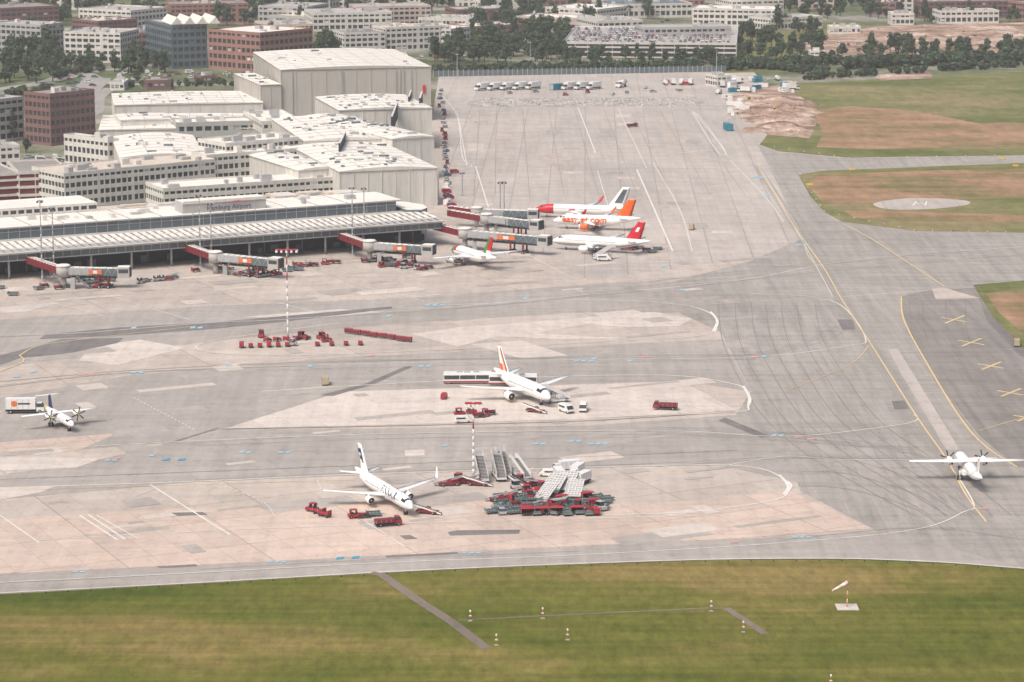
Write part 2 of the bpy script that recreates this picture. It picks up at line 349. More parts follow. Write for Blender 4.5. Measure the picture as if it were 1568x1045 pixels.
b = MB(); line(b, [(1403, 309), (1398, 315)], 0.6, LWHITE, 0.13); line(b, [(1419, 309), (1417, 315)], 0.6, LWHITE, 0.13); line(b, [(1401, 312), (1418, 312)], 0.9, LWHITE, 0.13); b.finish('helipad_marking')
sheet('construction_ground', [(1108, 150), (1150, 140), (1225, 122), (1212, 134), (1228, 165), (1250, 190), (1240, 212), (1175, 207), (1145, 185)], 0.105, DIRT)
sheet('construction_ground', [(1210, 62), (1345, 40), (1568, 34), (1900, 30), (1900, 78), (1568, 80), (1400, 84), (1230, 86)], 0.05, DIRT)
sheet('construction_ground', [(1335, 116), (1420, 108), (1430, 120), (1350, 124)], 0.095, DIRT)
sheet('meadow', [(1140, 40), (1230, 30), (1345, 42), (1210, 62), (1220, 110), (1105, 112)], 0.04, G2)
b = MB(); PATH = pave('path_gravel', (0.20, 0.17, 0.14), None, 0.4, blotch=0.1)
line(b, [(568, 878), (585, 881), (640, 920), (690, 952), (745, 994)], 2.3, PATH, 0.115, False)
line(b, [(700, 951), (830, 944), (960, 938), (1085, 932), (1115, 933)], 0.7, PATH, 0.12, False)
line(b, [(1112, 932), (1172, 972)], 1.7, PATH, 0.125, False)
b.finish('service_path')
b = MB()
line(b, [(-100, 150), (60, 128), (120, 112), (180, 128), (400, 128), (520, 122)], 12, ROAD, 0.05)
line(b, [(150, 120), (120, 150), (95, 175), (80, 185), (125, 205), (135, 225), (110, 245), (20, 262), (-120, 275)], 16, ROAD, 0.055)
line(b, [(60, 185), (140, 175), (150, 150), (170, 135)], 8, ROAD, 0.06)
line(b, [(400, 100), (180, 106), (90, 122)], 9, ROAD, 0.065)
b.finish('access_road')
b = MB()
line(b, [(140, 150), (118, 172), (100, 182)], .6, LWHITE, 0.08, dash=(4, 5)); line(b, [(128, 200), (138, 222), (118, 243)], .6, LWHITE, 0.08)
for y in (190, 196, 202, 208): line(b, [(78, y), (112, y-2)], .5, LWHITE, 0.08)
b.finish('road_marking')
# ---------------------------------------------------------------- painted markings
b = MB()
W = lambda pts, w=0.5, **k: line(b, pts, w, LWHITE, 0.125, **k)
W([(885, 165), (912, 235)]); W([(948, 168), (955, 185), (990, 258)], .3); W([(1062, 172), (1108, 228), (1098, 232), (1060, 172)], .4)
W([(700, 170), (715, 255)], .4); W([(728, 255), (748, 318)], .5); W([(720, 180), (735, 175), (885, 168), (995, 165), (1100, 172)], .4)
W([(912, 235), (1000, 238), (1105, 228)], .4); W([(675, 145), (700, 178), (708, 240), (722, 255), (690, 262)], .4)
W([(975, 260), (1030, 385)], .65); W([(1000, 250), (1040, 320), (1060, 385)], .3); W([(915, 262), (935, 330)], .3)
W([(700, 330), (860, 418), (900, 428)], .3); W([(990, 163), (1060, 170), (1115, 240)], .3)
W([(1118, 246), (1170, 300), (1200, 340)], .3)
W([(0, 515), (130, 510), (320, 495), (430, 490), (700, 470), (900, 452), (1130, 430), (1300, 400), (1568, 378)], .4)
W([(640, 470), (900, 460), (1040, 467), (1090, 482), (1098, 500), (1070, 515), (900, 525), (640, 538), (420, 545), (310, 538), (330, 522), (520, 495)], .42)
W([(0, 590), (200, 570), (480, 560), (850, 552), (1150, 547), (1300, 530), (1325, 518), (1290, 470), (1240, 455), (1150, 450)], .38)
W([(400, 600), (700, 583), (1000, 575), (1120, 588), (1146, 605), (1146, 622), (1120, 632), (900, 640)], .5)
W([(0, 692), (300, 676), (600, 665), (1000, 660), (1200, 669), (1350, 655), (1402, 645), (1400, 635)], .38)
W([(0, 748), (300, 738), (560, 727), (1000, 714), (1150, 716), (1205, 738), (1208, 752), (1180, 768), (1050, 785), (900, 790)], .5)
W([(1088, 478), (1098, 492), (1092, 508)], .8); W([(1138, 592), (1147, 608), (1146, 622)], .8); W([(1193, 728), (1207, 745), (1200, 758)], .8)
W([(0, 832), (300, 815), (700, 800), (1100, 790)], .3); W([(0, 893), (300, 878), (600, 862), (900, 850), (1200, 832), (1400, 812), (1475, 785), (1490, 770), (1447, 702)], .35)
W([(230, 743), (352, 820)], .45); W([(122, 790), (180, 828)], .45); W([(135, 789), (192, 827)], .45); W([(148, 790), (212, 826)], .3)
W([(325, 738), (400, 768), (420, 790)], .3, dash=(1.2, 1.2)); W([(205, 610), (300, 660)], .3, dash=(1.2, 1.2)); W([(0, 790), (60, 832)], .35)
W([(495, 764), (700, 750)], .25, dash=(1, 1)); W([(75, 463), (158, 484)], .35); W([(170, 455), (290, 490)], .3); W([(350, 445), (480, 478)], .3); W([(560, 440), (650, 462)], .3)
W([(20, 445), (140, 468)], .3); W([(260, 440), (600, 415), (850, 405)], .3); W([(1160, 250), (1230, 372), (1275, 455)], .2)
W([(1290, 455), (1500, 440)], .3); W([(560, 800), (620, 838)], .3); W([(900, 760), (1000, 800)], .25, dash=(1, 1))
W([(1105, 715), (1200, 700), (1300, 705), (1440, 704)], .3); W([(205, 762), (240, 748)], .2)
W([(1180, 120), (1150, 133), (1120, 130)], .3)
b.finish('white_marking')
b = MB()
Y = lambda pts, w=0.45, **k: line(b, pts, w, LYEL, 0.145, **k)
Y([(1290, 343), (1340, 370), (1447, 440)], .5); Y([(1160, 255), (1215, 345), (1262, 412), (1288, 458), (1335, 530), (1402, 636), (1450, 705), (1480, 760), (1510, 800)], .42)
Y([(1380, 455), (1384, 490), (1415, 550), (1470, 640), (1510, 685), (1558, 716)], .5)
Y([(30, 545), (60, 530), (130, 520), (300, 500)], .4); Y([(0, 570), (35, 555), (30, 545)], .4)
Y([(1200, 600), (1300, 560), (1330, 530)], .25); Y([(1040, 470), (1280, 455)], .25); Y([(800, 175), (812, 225)], .3, dash=(2, 2)); Y([(1010, 165), (1030, 225)], .3, dash=(2, 2))
Y([(1500, 660), (1568, 640)], .3); Y([(0, 752), (560, 735)], .2)
Y([(1230, 372), (1262, 410), (1400, 398), (1568, 392)], .3)
for (x, y) in ((1461, 490), (1487, 525), (1517, 561), (1547, 602), (1572, 640)):
    Y([(x-20, y-3), (x+20, y+4)], .8); Y([(x+16, y-6), (x-14, y+6)], .8)
b.finish('yellow_marking')
b = MB()
def mark(x, y, w, m, dy=3.2, n=1):
    for i in range(n):
        xx = x+i*(w+3); b.face([tuple(P(xx, y+dy/2))[:2]+(0.164,), tuple(P(xx+w, y+dy/2-.8))[:2]+(0.164,), tuple(P(xx+w+2, y-dy/2-.8))[:2]+(0.164,), tuple(P(xx+2, y-dy/2))[:2]+(0.164,)], m)
for x, y, n in ((110, 877, 2), (408, 862, 3), (706, 848, 3), (1212, 824, 3), (160, 706, 2), (228, 699, 1), (365, 694, 2), (425, 694, 2), (550, 689, 1), (676, 684, 1), (815, 681, 2), (870, 677, 2), (900, 681, 3), (650, 468, 3), (800, 458, 1), (878, 554, 3), (905, 550, 1), (640, 562, 2), (470, 562, 1), (45, 571, 1), (20, 578, 1), (200, 572, 2), (345, 560, 1), (960, 554, 1), (1180, 668, 2), (1165, 547, 1), (290, 503, 2), (590, 485, 1), (1150, 273, 2), (1170, 300, 1), (1218, 376, 2), (1010, 410, 1), (1040, 445, 1), (200, 503, 1)):
    mark(x, y, 8, LBLUE, 2.6, n)
mark(248, 705, 11, LBLUE2, 3, 1); mark(272, 705, 11, LBLUE2, 3, 1); mark(514, 856, 11, LBLUE2, 3.4, 1); mark(538, 855, 11, LBLUE2, 3.4, 1)
for x, y in ((1118, 832), (132, 574), (172, 703), (1215, 671), (1235, 674), (1500, 780), (1150, 548), (118, 575), (560, 546), (980, 548)): mark(x, y, 12, LRED, 2, 1)
b.finish('stand_number_marking')
b = MB()
for i, x in enumerate((1100, 1125, 1150, 1172, 1196, 1220, 1248)):
    line(b, [(x, 462+i), (x+6+i, 520), (x+34+i*3, 585), (x+75+i*4, 645), (x+140+i*6, 700), (x+230+i*4, 752), (x+300, 790)], 0.24, TAR, 0.108)
for x in (1385, 1405, 1440, 1470): line(b, [(x+8, 460), (x+14, 520), (x+60, 600), (x+105, 660)], 0.18, DPATCH, 0.108)
for y0 in (690, 712, 735): line(b, [(1225, y0+10), (1300, y0+15), (1400, y0+45), (1450, y0+80)], 0.2, TAR, 0.108)
for x in (735, 760, 800, 840, 880, 925, 965, 1010, 1050): line(b, [(x, 168), (x+(x-784)*0.32+6, 300)], 0.16, TAR, 0.108)
for y in (192, 222, 262, 300): line(b, [(730, y), (1100, y-4)], 0.22, TAR, 0.108)
line(b, [(270, 676), (335, 656)], .8, TAR, .108); line(b, [(0, 735), (900, 700), (1130, 690)], .3, TAR, .108); line(b, [(340, 658), (640, 652), (900, 645), (1125, 631)], .5, TAR, .108)
b.finish('pavement_seam')
b = MB()
TM_ = [[(0, 748), (300, 738), (560, 727), (1000, 714), (1200, 705), (1440, 704)], [(0, 692), (300, 676), (600, 665), (1000, 660), (1200, 669), (1400, 690), (1480, 760)],
       [(0, 590), (200, 570), (480, 560), (850, 552), (1150, 547), (1300, 500), (1260, 412)], [(0, 515), (320, 495), (700, 470), (1000, 440), (1250, 410), (1568, 385)],
       [(0, 893), (300, 878), (600, 862), (900, 850), (1200, 832), (1400, 812), (1568, 830)]]
for k in range(26):
    c = R.choice(TM_); dy = R.uniform(-7, 7); i0 = R.randint(0, len(c)-3)
    line(b, [(x+R.uniform(-8, 8), y+dy+R.uniform(-2, 2)) for x, y in c[i0:i0+R.randint(3, 4)]], R.uniform(.2, .5), TYRE, 0.0945)
for dx in (-9, -5, -2, 3, 6): line(b, [(1160+dx*.6, 255), (1262+dx, 412), (1335+dx*1.2, 530), (1402+dx*1.3, 636), (1450+dx*1.4, 705), (1480+dx*1.5, 760)], .3, TYRE, 0.0945)
b.finish('tyre_marks')
b = MB()
RUBM = grass('broken_concrete', [(0.25, 0.24, 0.23), (0.40, 0.38, 0.36), (0.52, 0.49, 0.46)], 0.3, 1.0)
sheet('', [(732, 164), (740, 152), (900, 150), (1050, 150), (1068, 160), (900, 163)], 0.112, RUBM, True, b=b)
for i in range(900):
    x = R.uniform(735, 1065); y = R.uniform(151, 163); q = P(x, y); s = R.uniform(.3, 1.0)
    b.M = Matrix.Translation(q) @ Matrix.Rotation(R.uniform(0, 3), 4, 'Z')
    b.hexa(-s, s, s*1.4, .04, s*.7, -s*.5, s*.6, s*.6, RUBM)
b.finish('rubble_strip')
# ---------------------------------------------------------------- buildings
def rectframe(fl, fr, h):
    A = P(fl[0], fl[1], h); B = P(fr[0], fr[1], h); A.z = B.z = 0
    u = (B-A); Wd = u.length; u.normalize(); n = Vector((-u.y, u.x, 0))
    return Matrix(((u.x, n.x, 0, A.x), (u.y, n.y, 0, A.y), (0, 0, 1, 0), (0, 0, 0, 1))), Wd
def building(name, fl, fr, h, D, floors, wall, roof, bay=3.6, pier=0.35, glass=None, sp=0.45, clutter=6, parapet=0.7):
    glass = glass or GLASS
    M, Wd = rectframe(fl, fr, h); b = MB(); b.M = M
    b.part('windows'); b.box(.35, Wd-.35, .35, D-.35, 0, h-.3, glass)
    b.part('walls'); fh = h/floors
    for i in range(floors):
        b.box(0, Wd, 0, D, i*fh, i*fh+fh*sp if i else fh*sp*0.8, wall)
    b.box(0, Wd, 0, D, h-fh*0.22, h-.05, wall)
    nb = max(1, round(Wd/bay)); pw = pier*bay/2
    for i in range(nb+1):
        x = i*Wd/nb; k = pw*(2.2 if i % 6 == 0 else 1); x0, x1 = max(.04, x-k), min(Wd-.04, x+k)
        b.box(x0, x1, .05, .45, 0.1, h-.1, wall)
        if R.random() < .35 and glass is GLASS and i < nb:   # blinds drawn in some windows
            j = R.randint(0, floors-1); b.box(x+pw+.1, x+Wd/nb-pw-.1, .30, .345, j*fh+fh*sp, j*fh+fh*.8, R.choice([WHITE, GREYW, TEAL]))
    nd = max(1, round(D/bay))
    for i in range(nd+1):
        y = i*D/nd; y0, y1 = max(.06, y-pw), min(D-.06, y+pw)
        b.box(.05, .45, y0, y1, 0.1, h-.1, wall); b.box(Wd-.45, Wd-.05, y0, y1, 0.1, h-.1, wall)
    b.part('roof'); b.box(.25, Wd-.25, .25, D-.25, h-.06, h, roof)
    for (x0, x1, y0, y1) in ((0, Wd, 0, .25), (0, Wd, D-.25, D), (0, .25, .25, D-.25), (Wd-.25, Wd, .25, D-.25)):
        b.box(x0, x1, y0, y1, h-.05, h+parapet, wall)
    b.part('rooftop_plant')
    for i in range(clutter):
        x = R.uniform(2, max(2.1, Wd-6)); y = R.uniform(2, max(2.1, D-5)); w = R.uniform(1.2, 5); d = R.uniform(1.2, 3.5); t = R.uniform(.8, 2.6)
        b.box(x, min(Wd-1, x+w), y, min(D-1, y+d), h, h+t, R.choice([GREYW, WHITE, STEEL, GROOF]))
    return b.finish(name)
def hall(name, fl, fr, h, D, wall, roof, rise=0.0, ribs=0, ribm=None, skyl=0, gates=0, nseg=10, wallribs=5.0):
    M, Wd = rectframe(fl, fr, h); b = MB(); b.M = M
    b.part('walls'); b.box(0, Wd, 0, D, 0, h, wall)
    if wallribs:
        k = int(Wd/wallribs)
        for i in range(k+1): b.box(i*Wd/k-.15, i*Wd/k+.15, -.25, -.003, .1, h-.2, wall)
        k = int(D/wallribs)
        for i in range(k+1):
            b.box(-.25, -.003, i*D/k-.15, i*D/k+.15, .1, h-.2, wall); b.box(Wd+.003, Wd+.25, i*D/k-.15, i*D/k+.15, .1, h-.2, wall)
    b.part('roof')
    prof = [(i/nseg, math.sin(math.pi*i/nseg)*rise) for i in range(nseg+1)]
    def zr(t): return h+.3+math.sin(math.pi*t)*rise
    g = [[(t*(Wd+.8)-.4, -.4, h+.3+z) for t, z in prof], [(t*(Wd+.8)-.4, D+.4, h+.3+z) for t, z in prof]]
    b.grid(g, roof, False, True)
    b.face([(-.4, -.4, h)] + [(Wd+.4, -.4, h)] + [(t*(Wd+.8)-.4, -.4, h+.3+z) for t, z in prof][::-1], wall)
    b.face([(Wd+.4, -.4, h), (Wd+.4, D+.4, h), (Wd+.4, D+.4, h+.3), (Wd+.4, -.4, h+.3)], wall)
    b.face([(-.4, -.4, h), (-.4, D+.4, h), (-.4, D+.4, h+.3), (-.4, -.4, h+.3)], wall)
    b.part('roof_seams')
    for i in range(1, ribs):
        y = D*i/ribs
        for j in range(nseg):
            t0, t1 = j/nseg, (j+1)/nseg
            z0, z1 = zr(t0), zr(t1)
            b.face([(t0*Wd, y-.18, z0+.12), (t1*Wd, y-.18, z1+.12), (t1*Wd, y+.18, z1+.12), (t0*Wd, y+.18, z0+.12)], ribm or GROOF)
            b.face([(t0*Wd, y-.18, z0-.05), (t1*Wd, y-.18, z1-.05), (t1*Wd, y-.18, z1+.12), (t0*Wd, y-.18, z0+.12)], ribm or GROOF)
    for i in range(1, int(Wd/9)):
        x = i*Wd/int(Wd/9); z = zr(x/Wd); b.box(x-.12, x+.12, .2, D-.2, z-.3, z+.1, ribm or GROOF)
    b.part('skylights')
    for i in range(skyl*3):
        x = R.uniform(.04, .90)*Wd; y = R.uniform(.04, .92)*D; s = R.choice([(1.2, 1.2), (2.2, 1.0), (1.2, 2.5), (4, 1.2)])
        z = zr(x/Wd); b.box(x, x+s[0], y, y+s[1], z-.2, z+R.uniform(.3, .9), R.choice([GREYW, WHITE, GROOF, TEAL]))
    b.part('gates')
    for i in range(gates):
        w = Wd/gates; b.box(i*w+w*.15, (i+1)*w-w*.15, -.3, -.01, .1, min(h*.55, 6), TEAL)
    return b.finish(name)
hall('maintenance_hangar', (430, 108), (659, 103), 27, 100, BEIGEW, WROOF, 1.2, 12, BEIGEW, 4, 0, 14, 7.5)
hall('hangar_annex', (399, 131), (430, 130), 20, 60, BEIGEW, WROOF, 0, 4, None, 3)
b = MB(); b.M, hw = rectframe((430, 108), (659, 103), 27)
for x in (5.5, 31, 58, 60, 62, hw-10): b.box(x, x+.3, -.6, -.3, 2, 26, GREYW)
b.box(hw-4, hw-2.6, -.55, -.35, 14, 18, PRED)
b.finish('hangar_door_rail')
hall('hangar_workshop', (520, 170), (661, 166), 19, 60, WHITE, WROOF, 0.8, 6, GROOF, 14)
hall('hangar_workshop', (466, 217), (600, 213), 17, 85, WHITE, WROOF, 1.0, 8, GROOF, 16)
hall('hangar_workshop', (601, 214), (664, 210), 18, 95, WHITE, WROOF, 0.8, 9, GROOF, 10)
hall('hangar_workshop', (457, 262), (520, 258), 14, 70, WHITE, WROOF, 0.8, 6, GROOF, 6)
hall('hangar_workshop', (520, 264), (669, 258), 15, 85, WHITE, WROOF, 1.2, 9, GROOF, 14)
b = MB()
for (x, y, h, z, D) in ((600, 196, 5, 17, 60), (520, 238, 5, 15, 40), (626, 158, 3, 19, 30), (643, 160, 3, 19, 30)):
    q = P(x, y, z); b.M = Matrix.Translation(Vector((q.x, q.y, 0))); b.box(-.4, .4, 0, D, z-2, z+h, VOID, WHITE)
b.finish('roof_fire_wall')
building('pier_head_building', (622, 268), (672, 265), 12, 40, 1, WHITE, TANROOF, 60, .02, WHITE, .9, 3)
building('cargo_office', (400, 188), (462, 186), 15, 45, 3, WHITE, WROOF, 4, .3, clutter=8)
OP = dict(bay=2.6, pier=.22, sp=.46)
building('airport_office', (345, 222), (458, 212), 18, 22, 4, WHITE, WROOF, clutter=10, **OP)
building('airport_office', (316, 240), (458, 229), 15, 14, 4, WHITE, WROOF, clutter=8, **OP)
building('airport_office', (98, 268), (330, 246), 14, 26, 4, WHITE, TANROOF, clutter=18, **OP)
building('airport_office', (250, 291), (622, 266), 11, 20, 3, WHITE, WROOF, clutter=20, **OP)
building('airport_office', (165, 216), (182, 214), 13, 30, 3, WHITE, GROOF, 3, .3)
hall('freight_hall', (152, 200), (392, 197), 10, 60, WHITE, WROOF, 0.5, 5, GROOF, 12, 9)
hall('freight_hall', (176, 162), (402, 158), 12, 55, WHITE, WROOF, 0.5, 5, GROOF, 9, 10)
hall('freight_hall', (184, 243), (314, 240), 12, 75, WHITE, WROOF, 1.5, 7, GROOF, 8, 5)
hall('freight_hall', (185, 185), (260, 183), 13, 25, WHITE, WROOF, 0.3, 2, GROOF, 3, 3)
building('warehouse_office', (270, 190), (395, 187), 13, 18, 2, GREYW, WROOF, 4, .3)
building('multistorey_office', (-20, 156), (36, 150), 20, 30, 5, GREYW, GROOF, 4, .15)
building('multistorey_office', (36, 142), (76, 146), 24, 28, 6, DBRICK, DROOF, 3, .3)
building('small_office', (-10, 226), (30, 224), 10, 12, 3, WHITE, GROOF, 3, .3)
building('parking_garage', (28, 265), (105, 262), 13, 35, 4, WHITE, DROOF, 8, .04, MAROON, .34, 0)
building('parking_garage', (-40, 270), (30, 266), 12, 30, 4, WHITE, DROOF, 8, .03, MAROON, .3, 0)
building('utility_building', (210, 222), (300, 220), 8, 20, 2, GREYW, DROOF, 3)
# ---------------------------------------------------------------- terminal
T0 = P(0, 390, 9); ang = math.radians(27)
TM = Matrix.Translation(Vector((T0.x, T0.y, 0))) @ Matrix.Rotation(ang, 4, 'Z')
b = MB(); b.M = TM; X0, X1 = -90, 166
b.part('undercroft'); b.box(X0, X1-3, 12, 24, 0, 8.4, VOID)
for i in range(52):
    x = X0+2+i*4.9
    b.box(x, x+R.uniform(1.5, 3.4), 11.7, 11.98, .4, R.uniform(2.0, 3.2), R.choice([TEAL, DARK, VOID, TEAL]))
b.part('columns')
x = X0+6
while x < X1-4:
    b.cyl((x, 2.2, 0), (x, 2.2, 8.0), .4, .4, 10, GREYW)
    if int(x) % 2: b.cyl((x+8, 8, 0), (x+8, 8, 8.0), .3, .3, 8, TEAL)
    x += 14.6
b.part('fascia'); b.box(X0, X1, .3, 23, 6.6, 8.7, TEAL)
b.box(X0, X1, .0, .29, 6.3, 6.7, GREYW)
for i in range(int((X1-X0)/3.2)): b.box(X0+i*3.2, X0+i*3.2+.2, .05, .28, 6.71, 8.7, GREYW)
b.part('canopy')
b.face([(X0, -1.2, 8.75), (X1, -1.2, 8.75), (X1, 23.2, 10.3), (X0, 23.2, 10.3)], GROOF)
b.face([(X0, -1.2, 8.75), (X1, -1.2, 8.75), (X1, -1.2, 9.25), (X0, -1.2, 9.25)], WHITE)
for k in range(4):
    y = -1.2+k*6.0; z = 8.8+(y+1.2)*1.55/24.4
    b.box(X0, X1, y, y+1.3, z, z+.5, WHITE)
x = X0
while x < X1:
    for k in range(3):
        y = -1.2+k*6.0+1.3; z0 = 8.8+(y+1.2)*1.55/24.4; z1 = z0+4.7*1.55/24.4
        b.face([(x, y, z0+.45), (x+1.9, y, z0+.45), (x+1.9, y+4.7, z1+.45), (x, y+4.7, z1+.45)], WROOF if k else GREYW)
    x += 2.8
b.part('clerestory_glass'); b.box(X0, X1-8, 23.2, 45, 10.0, 14, TEAL)
for i in range(int((X1-X0-8)/4)): b.box(X0+i*4, X0+i*4+.2, 22.98, 23.18, 10.3, 14, GREYW)
b.box(X0, X1-8, 22.9, 23.19, 12.6, 12.8, GREYW)
b.part('main_roof'); b.box(X0, X1-6, 22.4, 46, 14.0, 14.5, GREYW, WROOF)
for i in range(int((X1-X0-8)/12)): b.box(X0+i*12, X0+i*12+.3, 22.8, 46, 14.5, 14.75, GREYW)
for i in range(26):
    x = R.uniform(X0, X1-20); y = R.uniform(26, 42); b.box(x, x+R.uniform(1, 4), y, y+R.uniform(1, 3), 14.5, 14.5+R.uniform(.6, 1.8), R.choice([GREYW, WHITE, STEEL]))
b.part('upper_storey'); b.box(X0, 50, 46.2, 66, 0, 17.3, GLASS)
b.box(X0, 50.3, 45.9, 66.5, 14.6, 15.3, WHITE); b.box(X0, 50.3, 45.9, 66.5, 16.7, 17.6, WHITE, WROOF)
for i in range(48):
    x = X0+i*2.9
    if x < 50: b.box(x, x+.7, 45.95, 46.3, 15.3, 16.7, WHITE)
b.box(50.5, X1-8, 46.2, 62, 0, 13.6, GREYW, TANROOF)
for i in range(26):
    x = R.uniform(60, X1-20); b.box(x, x+R.uniform(1, 10), 48+R.uniform(0, 8), 57+R.uniform(0, 3), 13.6, 13.6+R.uniform(.3, 1.4), R.choice([GREYW, WHITE, TANROOF, TANROOF]))
for i in range(8):
    x = R.uniform(60, 120); b.cyl((x, 50+i, 13.9), (x+R.uniform(15, 30), 50+i, 13.9), .3, .3, 8, STEEL)
b.part('roof_block'); b.box(75, 107, 25, 33, 14.5, 18.6, GREYW, WROOF); b.box(75, 107, 24.6, 24.98, 17.9, 18.9, WHITE)
b.part('pier_end')
pts = [(X1-6, 18), (X1-1, 16), (X1+3, 20), (X1+5, 28), (X1+2, 38), (X1-6, 44)]
b.prism(pts, 0, 9.5, GREYW, WROOF); b.prism([(p[0]*1+.3*(p[0]-X1+6)/9, p[1]) for p in pts], 9.6, 11.2, TEAL, WROOF)
def text_mesh(bld, s, size, m, fn, bold=.0):
    cu = bpy.data.curves.new('t', 'FONT'); cu.body = s; cu.size = size; cu.resolution_u = 2; cu.offset = bold
    o = bpy.data.objects.new('t', cu); sc.collection.objects.link(o)
    bpy.context.view_layer.update()
    me = bpy.data.meshes.new_from_object(o.evaluated_get(bpy.context.evaluated_depsgraph_get()))
    w = max((v.co.x for v in me.vertices), default=1)
    me.calc_loop_triangles()
    for t in me.loop_triangles:
        bld.face([fn(me.vertices[i].co.x, me.vertices[i].co.y, w) for i in t.vertices], m)
    bpy.data.objects.remove(o); return w
b.part('airport_sign')
text_mesh(b, 'Hamburg Airport', 2.4, PBLUE, lambda x, y, w: (84+x, 24.5, 15.2+y), .03)
b.face([(88, 24.44, 17.5), (96, 24.44, 18.1), (103, 24.44, 17.3), (96, 24.44, 17.75)], PRED)
b.finish('airport_terminal')

def mast(name, px, py, h, striped=False, heads=4, z=0, arms=1.8):
    b = MB(); n = 12
    for i in range(n):
        m = (RED if i % 2 == 0 else VWHITE) if (striped and (i > 6 or i < 2)) else (VWHITE if striped else STEEL)
        r0 = .30-.16*i/n; b.cyl((0, 0, h*i/n), (0, 0, h*(i+1)/n), r0, r0-.16/n, 8, m)
    b.box(-arms, arms, -.9, .9, h-.35, h-.1, RED if striped else STEEL)
    for i in range(heads):
        x = -arms+arms*2*i/(heads-1)
        b.hexa(x-.35, x+.35, .5, h-.9, h-.3, x-.25, x+.25, .4, VWHITE if striped else DARK, None, -1.1); b.hexa(x-.35, x+.35, .5, h-.9, h-.3, x-.25, x+.25, .4, VWHITE, None, 1.1)
    b.box(-.8, .8, -.8, .8, 0, .5, GREYW)
    q = P(px, py, 0); return b.finish(name, (q.x, q.y, z))
mast('floodlight_mast', 441, 525, 28.5, 1, 5, arms=3); mast('floodlight_mast', 725, 738, 19.5, 1, 5, arms=2.0)
for x, y, h in ((65, 432, 28), (307, 410, 26), (540, 392, 25), (83, 428, 25), (324, 405, 22), (766, 345, 17), (772, 345, 17), (558, 378, 22), (700, 120, 14), (708, 300, 10), (812, 100, 14), (1097, 112, 15)):
    mast('lighting_mast', x, y, h, 0, 2, arms=.7)
def bridge(start, rot, cab, z=4.6, ad=True):
    A = P(start[0], start[1], z+2.5); B = P(rot[0], rot[1], z+2.5); C = P(cab[0], cab[1], z+2.2)
    b = MB()
    def tube(a, c, w, h, z0, z1, m, top, side=None):
        d = Vector((c.x-a.x, c.y-a.y, 0)); L = d.length; an = math.atan2(d.y, d.x)
        b.M = Matrix.Translation((a.x, a.y, 0)) @ Matrix.Rotation(an, 4, 'Z')
        q = [[(0, -w/2, z0), (0, w/2, z0), (0, w/2, z0+h), (0, -w/2, z0+h)], [(L, -w/2, z1), (L, w/2, z1), (L, w/2, z1+h), (L, -w/2, z1+h)]]
        b.grid(q, lambda i, j: top if j == 2 else m, True, False, m, m)
        for i in range(int(L/2.2)):
            t = (i+.5)*2.2; zz = z0+(z1-z0)*t/L
            b.box(t-.08, t+.08, -w/2-.12, -w/2-.003, zz+.1, zz+h-.05, side or m); b.box(t-.08, t+.08, -w/2, w/2, zz+h+.003, zz+h+.14, side or m)
        return L
    b.part('walkway'); tube(A, B, 2.8, 2.3, z+.9, z, DRED, WROOF, MAROON)
    b.part('tunnel'); L = tube(B, C, 3.0, 2.6, z-.1, z-.6, GREYW, WROOF, STEEL)
    b.box(2, L*.45, -1.9, -1.7, z+.1, z+2.3, STEEL); b.box(L*.5, L*.98, -1.72, -1.6, z-.3, z+2.1, TEAL)
    for i in range(14):
        x = L*i/14; b.cyl((x, -1.95, z-.5+(i % 2)*2.6), (x+L/14, -1.95, z-.5+((i+1) % 2)*2.6), .07, .07, 5, STEEL)
    b.box(1, L*.96, -1.8, 1.8, z-1.1, z-.75, DARK)
    if ad:
        b.part('number_panel'); b.box(L*.45, L*.68, -2.1, -1.97, z+.3, z+1.8, ORANGE); b.box(L*.53, L*.6, -2.14, -2.11, z+.5, z+1.6, VWHITE)
    b.part('cab'); b.box(L-1, L+3, -2.1, 2.1, z-1.0, z+2.6, GREYW, WROOF); b.box(L+3.01, L+3.4, -1.6, 1.6, z-.8, z+2.2, DARK); b.box(L-.6, L+2.6, -2.14, -2.11, z+.6, z+1.9, GLASS)
    b.part('supports')
    for x in (L*.62, L*.78):
        b.box(x-.25, x+.25, -1.9, -1.4, .8, z-.3, DRED); b.box(x-.25, x+.25, 1.4, 1.9, .8, z-.3, DRED)
        b.box(x-.3, x+.3, -2, 2, .9, 1.4, DRED); b.wheel(x, -1.9, .6, .5); b.wheel(x, 1.9, .6, .5)
    for i in range(9):
        x = L*.5-i*.55; b.box(x-.5, x, -3.1, -2.1, i*.5+.1, i*.5+.2, STEEL)
    b.M = Matrix.Translation((B.x, B.y, 0)); b.part('rotunda')
    b.cyl((0, 0, 0), (0, 0, z-.6), .9, .9, 12, GREYW); b.cyl((0, 0, z-.6), (0, 0, z+2.9), 2.4, 2.4, 18, GREYW); b.cyl((0, 0, z+2.9), (0, 0, z+3.3), 2.6, 2.0, 18, WROOF)
    b.box(2.7, 4.2, -3.4, -1.5, 0, z-.8, STEEL)
    b.finish('jet_bridge')
bridge((25, 389), (97, 409), (185, 410)); bridge((268, 370), (330, 388), (418, 396)); bridge((502, 352), (566, 371), (652, 376))
bridge((648, 340), (712, 352), (830, 362)); bridge((688, 324), (745, 330), (818, 338), ad=False); bridge((690, 318), (730, 320), (812, 322), ad=False)
